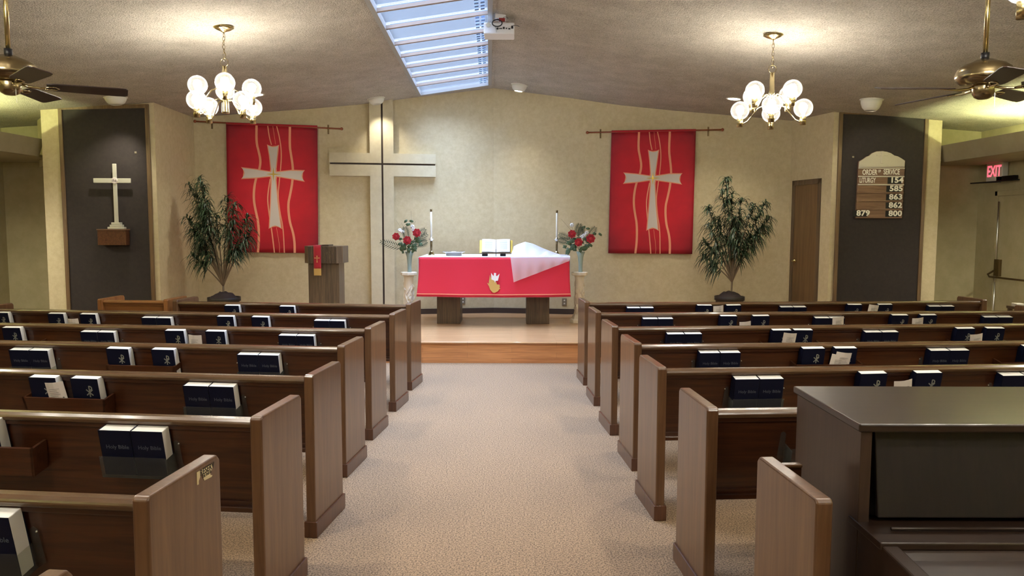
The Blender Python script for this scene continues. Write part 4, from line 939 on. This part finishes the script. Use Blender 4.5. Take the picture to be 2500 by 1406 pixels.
# ------------------------------------------------------------------ potted plants
def plant(px, pyrim, potw, Y, label, fork, branches, seed):
    rnd = random.Random(seed); x = at(px, pyrim, Y).x; zr = at(px, pyrim, Y).z; r = potw/2*Y/F
    t = thing('potted_plant', label, 'plant', (x, Y, HP), group='tall artificial dracaena plants')
    h = zr-HP
    MB().lathe([(1e-4, 0), (r*.72, 0), (r*.92, h-.06), (r*1.0, h-.055), (r*1.0, h), (r*.93, h), (r*.90, h-.05), (1e-4, h-.05)], n=28).obj('pot', 'pot', t, True)
    MB().grid(lambda u, v: ((v*r*.9)*math.cos(2*PI*u), (v*r*.9)*math.sin(2*PI*u), h-.02+.09*(1-v*v)+.03*noise.noise(Vector((u*9, v*4, seed)))), 28, 7).obj('moss', 'moss', t, True)
    S_ = lambda X, Z: Vector((at(X, Z, Y).x-x, 0, at(X, Z, Y).z-HP))
    f = S_(*fork); f.y = 0
    tk = MB(); tk.tube([(f.x*.8, 0, h-.03), (f.x, 0, f.z)], .014, 8)
    lf = MB(); lf2 = MB()
    for bi, (bx, bz, dy, n) in enumerate(branches):
        tip = S_(bx, bz); tip.y = dy; mid = f.lerp(tip, .5)+Vector((0, 0, 0)); mid.x = f.x+(tip.x-f.x)*.38
        pts = [f*(1-u)**2+mid*2*u*(1-u)+tip*u*u for u in np.linspace(0, 1, 9)]
        tk.tube([tuple(p) for p in pts], [.011-.007*i/8 for i in range(9)], 6)
        ax = (pts[-1]-pts[-3]).normalized()
        L0 = (pts[-1]-pts[0]).length
        for k in range(int(n*1.35)):
            u = rnd.random()**.7; k_ = .54+.46*u; i0 = min(int(k_*8), 7); p = pts[i0].lerp(pts[i0+1], k_*8-i0)
            a = rnd.uniform(0, 2*PI); o1 = ax.orthogonal().normalized(); o2 = ax.cross(o1); rad = o1*math.cos(a)+o2*math.sin(a)
            d = (rad*rnd.uniform(.7, 1.0)+ax*rnd.uniform(.2, .9)*(.3+u)).normalized(); L = rnd.uniform(.15, .27)*(1 if L0 > .4 else .85); w = rnd.uniform(.009, .0135)
            sd_ = d.cross(Vector((0, 0, 1)));  sd_ = sd_.normalized() if sd_.length > .05 else Vector((1, 0, 0))
            vs = []; ns = 5; droop = rnd.uniform(.5, 1.15)
            for s__ in range(ns+1):
                q = s__/ns; pos = p+d*L*q*(1-.25*q)+Vector((0, 0, -1))*L*droop*q*q*.75; ww = w*(1-q)**.6*(1 if q > .02 else .6)
                vs += [tuple(pos-sd_*ww), tuple(pos+sd_*ww+Vector((0, 0, .002)))]
            (lf if rnd.random() < .6 else lf2).add(vs, [(2*i, 2*i+1, 2*i+3, 2*i+2) for i in range(ns)])
    tk.obj('stems', 'stem', t, True); lf.obj('foliage', 'plant_leaf', t); lf2.obj('foliage', 'plant_leaf_dark', t)
plant(547, 725, 78, 10.8, 'tall artificial dracaena in a dark pot, left, overlapping the red banner', (545, 698),
      [(486, 432, 0, 90), (470, 470, .1, 80), (500, 455, -.1, 80), (478, 510, .12, 90), (505, 500, -.12, 90), (468, 560, 0, 80), (490, 545, -.1, 90), (520, 520, .1, 70), (552, 478, .05, 85), (580, 500, -.1, 90), (600, 528, .1, 85), (572, 540, .0, 80), (606, 575, .05, 80), (585, 600, -.1, 60), (478, 600, .08, 70), (500, 590, -.05, 60), (458, 450, .05, 60), (455, 530, 0, 60), (470, 625, 0, 60), (612, 560, 0, 60), (560, 600, .1, 50)], 3)
plant(1781, 723, 72, 11.15, 'tall artificial dracaena in a dark pot, right, beside the brown door', (1787, 688),
      [(1772, 432, 0, 95), (1790, 470, .08, 80), (1758, 465, -.08, 60), (1815, 487, .1, 85), (1835, 500, -.1, 80), (1870, 492, 0, 80), (1885, 530, .1, 80), (1860, 550, -.1, 85), (1730, 505, .05, 80), (1722, 545, -.08, 60), (1755, 530, .1, 70), (1790, 530, -.1, 90), (1810, 540, .1, 90), (1835, 575, .0, 80), (1800, 585, -.1, 80), (1720, 590, .05, 75), (1745, 600, -.05, 50), (1775, 575, .05, 70), (1716, 625, 0, 60), (1736, 640, .05, 40), (1820, 610, .0, 60)], 5)

# ------------------------------------------------------------------ hymn board, wall cross, small plates on the wings
mR = (RP2[1]-RP[1])/(RP2[0]-RP[0]); pl = Plane(RP, mR, .045); pl.origin(2149, 450)
t = thing('hymn_board', 'wooden order of service hymn board with white numbers on the right dark panel', 'sign', pl.o, pl.a)
Z = lambda X, Y_: pl.l(2060+X/7.03, 350+Y_/7.03)
out = [Z(*q) for q in ((255,310),(330,265),(385,225),(430,210),(480,165),(560,135),(650,130),(740,140),(810,165),(870,205),(930,220),(985,250),(1055,295),(1000,1285),(205,1285))]
MB().prism(out, 'y', 0, .032).obj('backboard', 'board_wood', t, bevel=.003)
hd = [Z(*q) for q in ((262,312),(330,270),(385,230),(430,215),(480,170),(560,140),(650,135),(740,145),(810,170),(870,210),(930,225),(985,255),(1048,298),(1042,405),(252,412))]
MB().prism(hd, 'y', -.006, 0).obj('metal_crest', 'board_metal', t, bevel=.003)
k = MB(); a = Z(640, 135); b = Z(670, 350); k.box(a[0], b[0], -.016, -.006, b[1], a[1]); a = Z(558, 187); b = Z(750, 218); k.box(a[0], b[0], -.014, -.006, b[1], a[1]); k.obj('crest_cross', 'board_metal', t, bevel=.003)
for (yl, x0_, x1_, mt) in ((425, 250, 1042, 'board_metal'), (568, 245, 1036, 'board_metal'), (708, 237, 1030, 'board_metal'), (848, 228, 1022, 'board_wood'), (988, 218, 1015, 'board_wood'), (1128, 210, 1008, 'board_wood')):
    a = Z(x0_, yl-12); b = Z(x1_, yl+14); MB().box(a[0], b[0], -.012, 0, b[1], a[1]).obj('ledge', mt, t, bevel=.003)
def put_text(txt, X, Y_, hpx, sx=1, bold=.02, sp=1):
    c = Z(X, Y_); hh = (Z(X, Y_-hpx/2)[1]-Z(X, Y_+hpx/2)[1]); tb = text_mb(txt, hh/.72, .002, bold, sx=sx, spacing=sp); shift(tb, c[0], -.005, c[1]); tb.obj('lettering' if not txt.isdigit() else 'number', 'number_white', t)
put_text('ORDER', 443, 500, 92, .62); put_text('OF', 610, 478, 45, .6); put_text('SERVICE', 818, 494, 92, .62); put_text('LITURGY', 405, 637, 88, .58)
for txt, X, Y_ in (('154', 905, 634), ('585', 897, 778), ('863', 890, 922), ('862', 884, 1064), ('800', 880, 1205), ('879', 330, 1200)): put_text(txt, X, Y_, 92, 1.18, .035, 1.05)
MB().box(Z(780, 0)[0]-.0, Z(1020, 0)[0], -.0035, 0, Z(0, 690)[1], Z(0, 580)[1]).obj('number_card', 'black_ink', t)
for yy in (778, 922, 1064, 1205): MB().box(Z(765, 0)[0], Z(1015, 0)[0], -.0035, 0, Z(0, yy+52)[1], Z(0, yy-52)[1]).obj('number_card', 'black_ink', t)
MB().box(Z(205, 0)[0], Z(445, 0)[0], -.0035, 0, Z(0, 1255)[1], Z(0, 1150)[1]).obj('number_card', 'black_ink', t)
mLw = (LP[1]-LP2[1])/(LP[0]-LP2[0])
for P_, m_, q, w in ((LP2, mLw, (331, 372), 'left'), (RP, mR, (2083, 383), 'right')):
    pl = Plane(P_, m_, .02); pl.origin(*q); o = MB().box(-.014, .014, -.002, .006, -.013, .013).obj('wall_plate', 'outlet_plate', None, bevel=.002); o.location = pl.o; o.rotation_euler = (0, 0, pl.a); tag(o, 'tiny pale square plate on the %s dark panel' % w, 'wall plate')
# brass cross on a bracket
pl = Plane(LP2, mLw, .14); pl.origin(270, 565)
Z = lambda X, Y_: pl.l(200+X/5.857, 380+Y_/5.857)
a, b = Z(218, 1060), Z(632, 1280)
t = thing('wall_bracket', 'small oak wall bracket under the silver cross on the left dark panel', 'shelf', pl.o, pl.a)
MB().box(a[0], b[0], -.0, .11, b[1], a[1]).obj('bracket_block', 'walnut_d', t, bevel=.003); MB().box(a[0]-.006, b[0]+.012, -.012, .11, a[1]-.004, a[1]+.010).obj('top_board', 'board_wood', t, bevel=.002)
t = thing('standing_cross', 'polished silver standing cross with round medallion on the left wall bracket', 'cross', pl.o, pl.a)
z0_ = a[1]+.010
bs = MB(); xc = Z(430, 0)[0]
zz = z0_
for hw, yy in ((118, 1018), (86, 985), (62, 952)):
    w = hw/5.857*10.2/F; z1_ = Z(0, yy)[1]; bs.box(xc-w, xc+w, .02, .095, zz, z1_); zz = z1_
bs.obj('stepped_base', 'polished_silver', t, bevel=.006)
k = MB(); v0 = Z(362, 110); v1 = Z(438, 952); k.box(xc-.027, xc+.027, .045, .060, zz-.002, v0[1]); h0_ = Z(133, 312); h1_ = Z(676, 392); k.box(h0_[0], h1_[0], .044, .061, h1_[1]+.002, Z(0, 318)[1]); k.obj('cross_arms', 'polished_silver', t, bevel=.006)
zm_ = Z(0, 352)[1]; MB().lathe([(1e-4, 0), (.040, 0), (.044, .004), (.040, .012), (1e-4, .012)], (xc, .044, zm_), 8, R=Matrix.Rotation(PI/2, 3, 'X')).obj('medallion', 'silver_cloth', t, bevel=.002)
tb = text_mb('ihs', .055, .001, .0); shift(tb, xc, .0305, zm_); tb.obj('lettering', 'black_ink', t)

# ------------------------------------------------------------------ brown door on the right return wall
v = Vector((RC[0]-RP[0], RC[1]-RP[1], 0)); Lw = v.length; v.normalize()
dd = struct(bpy.data.objects.new('door_1', None)); C.objects.link(dd); dd['label'] = 'brown wooden door right of the plant'
dd.location = (RC[0], RC[1], HP); dd.rotation_euler = (0, 0, math.atan2(-v.y, -v.x))   # local x runs from the corner toward the camera, local y into the wall
def wx(px): # distance from the corner along the wall for pixel column
    d = ray(px, 500); n = Vector((-v.y, v.x, 0)); t_ = (Vector((RC[0], RC[1], 0))-Vector((0, 0, 0))).dot(n)/d.dot(n); q = d*t_; return -(q-Vector((RC[0], RC[1], 0))).dot(v)
x0, x1 = wx(1934)+.0, wx(2004); x0 = max(x0, .01)
zt = 2.36-HP+.02; w = .075; sgn = 1
fr = MB()
for a, b in ((x0, x0+w), (x1-w, x1)): fr.box(a, b, -.012, .03, 0, zt)
fr.box(x0, x1, -.012, .03, zt-w, zt); fr.obj('door_frame', 'brown_wood_v', dd, bevel=.004)
dr_ = MB().box(x0+w, x1-w, -.004, .02, .005, zt-w).obj('door_leaf', 'door_wood', dd, bevel=.002)
k = MB(); k.lathe([(1e-4, 0), (.028, 0), (.028, .006), (.012, .012), (.012, .04), (1e-4, .04)], (x0+w+.05, -.01, .90), 16, R=Matrix.Rotation(PI/2, 3, 'X')); k.tube([(x0+w+.05, -.045, .90), (x0+w+.16, -.05, .90)], .008, 8); k.obj('door_handle', 'brass', dd, True)

# ------------------------------------------------------------------ exit door, sign and closer on the right side wall
def side(px, py, off=0):   # point on the right side wall moved into the room by off
    X0 = 7.0-off; d = ray(px, py); return O+d*(X0/d.x)
SW = 7.0
dd = struct(bpy.data.objects.new('door_2', None)); C.objects.link(dd); dd['label'] = 'beige exit door with push bar'
ye = side(2436, 600).y
dl = MB().box(SW-.03, SW, ye-1.05, ye, .01, 2.13).obj('door_leaf', 'side_wall', dd, bevel=.003)
f = MB(); f.box(SW-.045, SW, ye, ye+.06, 0, 2.20); f.box(SW-.045, SW, ye-1.11, ye-1.05, 0, 2.20); f.box(SW-.045, SW, ye-1.11, ye+.06, 2.13, 2.20); f.obj('door_frame', 'side_wall', dd, bevel=.004)
MB().tube([(SW-.055, ye-.06, .9), (SW-.055, ye-.06, 2.05)], .011, 10).obj('vertical_rod', 'chrome', dd, True); MB().tube([(SW-.055, ye-.06, .1), (SW-.055, ye-.06, .9)], .011, 10).obj('vertical_rod', 'chrome', dd, True)
zb = side(2440, 672, .1).z
MB().box(SW-.07, SW-.02, ye-.16, ye-.04, zb-.02, zb+.22).obj('latch_case', 'bronze', dd, bevel=.006)
MB().tube([(SW-.05, ye-.08, zb+.08), (SW-.15, ye-.04, zb-.0), (SW-.16, ye-.1, zb-.03), (SW-.16, ye-.95, zb-.03), (SW-.05, ye-.98, zb+.05)], .014, 10).obj('push_bar', 'bronze', dd, True)
zc_ = side(2440, 438, .05).z
MB().box(SW-.09, SW-.02, ye-.40, ye-.02, zc_-.03, zc_+.04).obj('door_closer', 'dark_metal', dd, bevel=.005)
MB().tube([(SW-.08, ye-.12, zc_-.04), (SW-.38, ye+.10, zc_-.05), (SW-.08, ye-.52, zc_-.03)], .008, 6).obj('closer_arm', 'dark_metal', dd)
e0 = side(2405, 388, .1); e1 = side(2452, 428, .1)
t = thing('exit_sign', 'white exit sign with red letters above the beige exit door', 'sign', (SW-.005, (e0.y+e1.y)/2+.02, (e0.z+e1.z)/2-.065), -PI/2)
hw = abs(e0.y-e1.y)/2; hh = .135
ES = MB().box(-.185, .185, -.085, 0, -hh, hh).obj('housing', 'fixture_white', t, bevel=.008)
tb = text_mb('EXIT', .22, .002, .015, sx=.72); shift(tb, 0, -.0865, 0); tb.obj('lettering', 'exit_red', t)

# ------------------------------------------------------------------ outlets
for q, lab in (((1378, 737), 'outlet on the altar wall right of the altar'), ((1130, 733), 'outlet on the altar wall behind the left altar leg')):
    P_, m_ = (APEX, MR) if q[0] > 1205 else (APEX, ML); pl = Plane(P_, m_, .006); pl.origin(*q)
    t = thing('wall_outlet', 'brown electrical '+lab, 'outlet', pl.o, pl.a); MB().box(-.038, .038, -.003, .006, -.06, .06).obj('cover_plate', 'outlet_plate', t, bevel=.002)
    k = MB()
    for z in (-.025, .025): k.lathe([(1e-4, 0), (.013, 0), (.013, .003), (1e-4, .003)], (0, -.003, z), 14, R=Matrix.Rotation(PI/2, 3, 'X'))
    k.obj('sockets', 'fixture_white', t)

# ------------------------------------------------------------------ piano
PX = 1.085; PZ = 1.10; yf, ybk = 2.345, 2.885; W_ = 1.48
t = thing('piano', 'dark brown upright piano in the lower right corner, keyboard side to the viewer', 'piano', (PX, yf, 0), math.radians(0))
dpt = ybk-yf
MB().box(-.012, W_+.012, -.012, dpt+.012, PZ-.026, PZ).obj('lid', 'piano_top', t, bevel=.005)
for a in (0, W_-.035): MB().box(a, a+.035, 0, dpt, 0, PZ-.026).obj('side_panel', 'piano_side', t, bevel=.003)
MB().box(.035, W_-.035, dpt-.03, dpt, .05, PZ-.026).obj('back_panel', 'piano_v', t)
MB().prism([(.04, PZ-.03), (.055, PZ-.03), (.015, .80), (-.005, .80)], 'x', .06, W_-.06).obj('music_desk', 'piano_v', t, bevel=.004)
MB().box(.035, W_-.035, .06, .075, .70, PZ-.03).obj('front_board', 'piano_v', t)
MB().box(-.005, W_+.005, -.16, .06, .762, .785).obj('key_shelf', 'piano_top', t, bevel=.004)
MB().tube([(.07, -.07, .792), (W_-.07, -.07, .792)], .006, 8).obj('music_ledge', 'piano_top', t, True)
MB().prism([(-.16, .762), (-.19, .745), (-.40, .70), (-.42, .66), (-.40, .60), (.06, .60), (.06, .762)], 'x', .05, W_-.05).obj('fallboard', 'piano_top', t, bevel=.005)
for a in (0, W_-.05): MB().prism([(-.16, .775), (-.36, .765), (-.43, .74), (-.45, .68), (-.43, .58), (.0, .56), (.0, .775)], 'x', a, a+.05).obj('arm', 'piano_top', t, bevel=.006)
for a in (.0, W_-.05): MB().box(a, a+.05, -.42, -.36, 0, .58).obj('leg', 'piano_v', t, bevel=.004)
MB().box(.035, W_-.035, .05, .07, .05, .60).obj('lower_panel', 'piano_v', t)

# ------------------------------------------------------------------ small table with vase at the right edge
t = thing('side_table', 'small dark table at the right edge behind the front pew', 'table', (6.28, 9.25, 0))
MB().box(-.2, .2, -.18, .18, .70, .73).obj('table_top', 'brown_wood_h', t, bevel=.003)
for a in (-.17, .17):
    for b in (-.15, .15): MB().box(a-.02, a+.02, b-.02, b+.02, 0, .70).obj('leg', 'brown_wood_v', t)
o = MB().box(-.05, .05, -.05, .05, 0, .04).obj('white_box', 'tan_shelf', None, bevel=.003); o.location = (6.14, 9.3, .731); tag(o, 'small white box on the side table at the right edge', 'box')
t = thing('vase', 'slim dark vase with a red bloom at the right edge', 'vase', (6.26, 9.2, .73))
MB().lathe([(1e-4, 0), (.04, 0), (.045, .02), (.03, .08), (.025, .16), (.03, .18), (1e-4, .18)], n=16).obj('vase_body', 'black_plastic', t, True)
mb = MB()
for k in range(9): mb.sphere((.03*math.cos(k*.9), .03*math.sin(k*.9), .19+.012*(k % 3)), .022, 8, 5)
mb.obj('bloom', 'rose_red', t, True)

# ------------------------------------------------------------------ light
def spot(name, loc, tgt, power, ang, blend=.5, col=(1, .93, .78), r=.03):
    l = bpy.data.lights.new(name, 'SPOT'); l.energy = power; l.spot_size = math.radians(ang); l.spot_blend = blend; l.color = col; l.shadow_soft_size = r
    o = bpy.data.objects.new(name, l); C.objects.link(o); o.location = loc; d = Vector(tgt)-Vector(loc); o.rotation_euler = d.to_track_quat('-Z', 'Y').to_euler(); return o
wl_ = bpy.data.worlds.new('sky'); bpy.context.scene.world = wl_; wl_.use_nodes = True
wn = wl_.node_tree; bg = wn.nodes['Background']; bg.inputs['Strength'].default_value = 1.0
wt = wn.nodes.new('ShaderNodeTexCoord'); ws = wn.nodes.new('ShaderNodeSeparateXYZ'); wr = wn.nodes.new('ShaderNodeValToRGB')
wn.links.new(wt.outputs['Generated'], ws.inputs[0]); wn.links.new(ws.outputs['Z'], wr.inputs['Fac']); wn.links.new(wr.outputs['Color'], bg.inputs['Color'])
wr.color_ramp.elements[0].position = .62; wr.color_ramp.elements[0].color = (.21, .35, .60, 1); wr.color_ramp.elements[1].position = .98; wr.color_ramp.elements[1].color = (1, 1, 1, 1)
wr.color_ramp.elements[1].color = (13, 16.5, 23, 1)
l = bpy.data.lights.new('skylight_portal', 'AREA'); l.shape = 'RECTANGLE'; l.size = 1.2; l.size_y = SY1-SY0; l.cycles.is_portal = True
o = bpy.data.objects.new('skylight_portal', l); C.objects.link(o); ym = (SY0+SY1)/2; o.location = (xr(ym)-.6, ym, cz(xr(ym)-.6, ym)+.21); o.rotation_euler = (0, -math.atan(.145), 0)
spot('eyeball_spot', (pr_.x+.02, pr_.y-.0, pr_.z-.10), onplane(960, 470, APEX, ML), 20, 95, .9)
p2 = onceil(1268, 207); spot('eyeball_spot_right', (p2.x, p2.y, p2.z-.11), (p2.x, p2.y-.1, .3), 25, 90, .9)
for px, py, lw in ((626, 231, 45), (1792, 241, 45)):
    q = onceil(px, py); spot('downlight', (q.x, q.y, q.z-.02), (q.x, q.y+.5, 0), lw, 110, .8)
q = onceil(282, 238); spot('downlight', (q.x+.05, q.y, q.z-.12), onplane(270, 480, LP2, mLw), 45, 75, 1.0)
q = onceil(2128, 243); spot('downlight', (q.x, q.y, q.z-.16), onplane(2150, 440, RP, mR), 12, 70, .6)

for X_ in (6.62, -6.95): spot('downlight', (X_, 8.7, 2.56), (X_, 9.3, 0), 150, 140, .9, (1, .95, .80), .09)  # fill beams of the added soffit lights
for q in NAVE_FILL: spot('downlight', q, (q[0], q[1]+.01, 0), 88 if abs(q[0]) < 3 else 62, 135, .8, (1, .93, .82), .07)  # fill beams of the added, unseen nave downlights
sc = bpy.context.scene
sc.view_settings.view_transform = 'Standard'; sc.view_settings.look = 'None'; sc.view_settings.gamma = 1; sc.view_settings.use_curve_mapping = False
sc.view_settings.exposure = 0.70
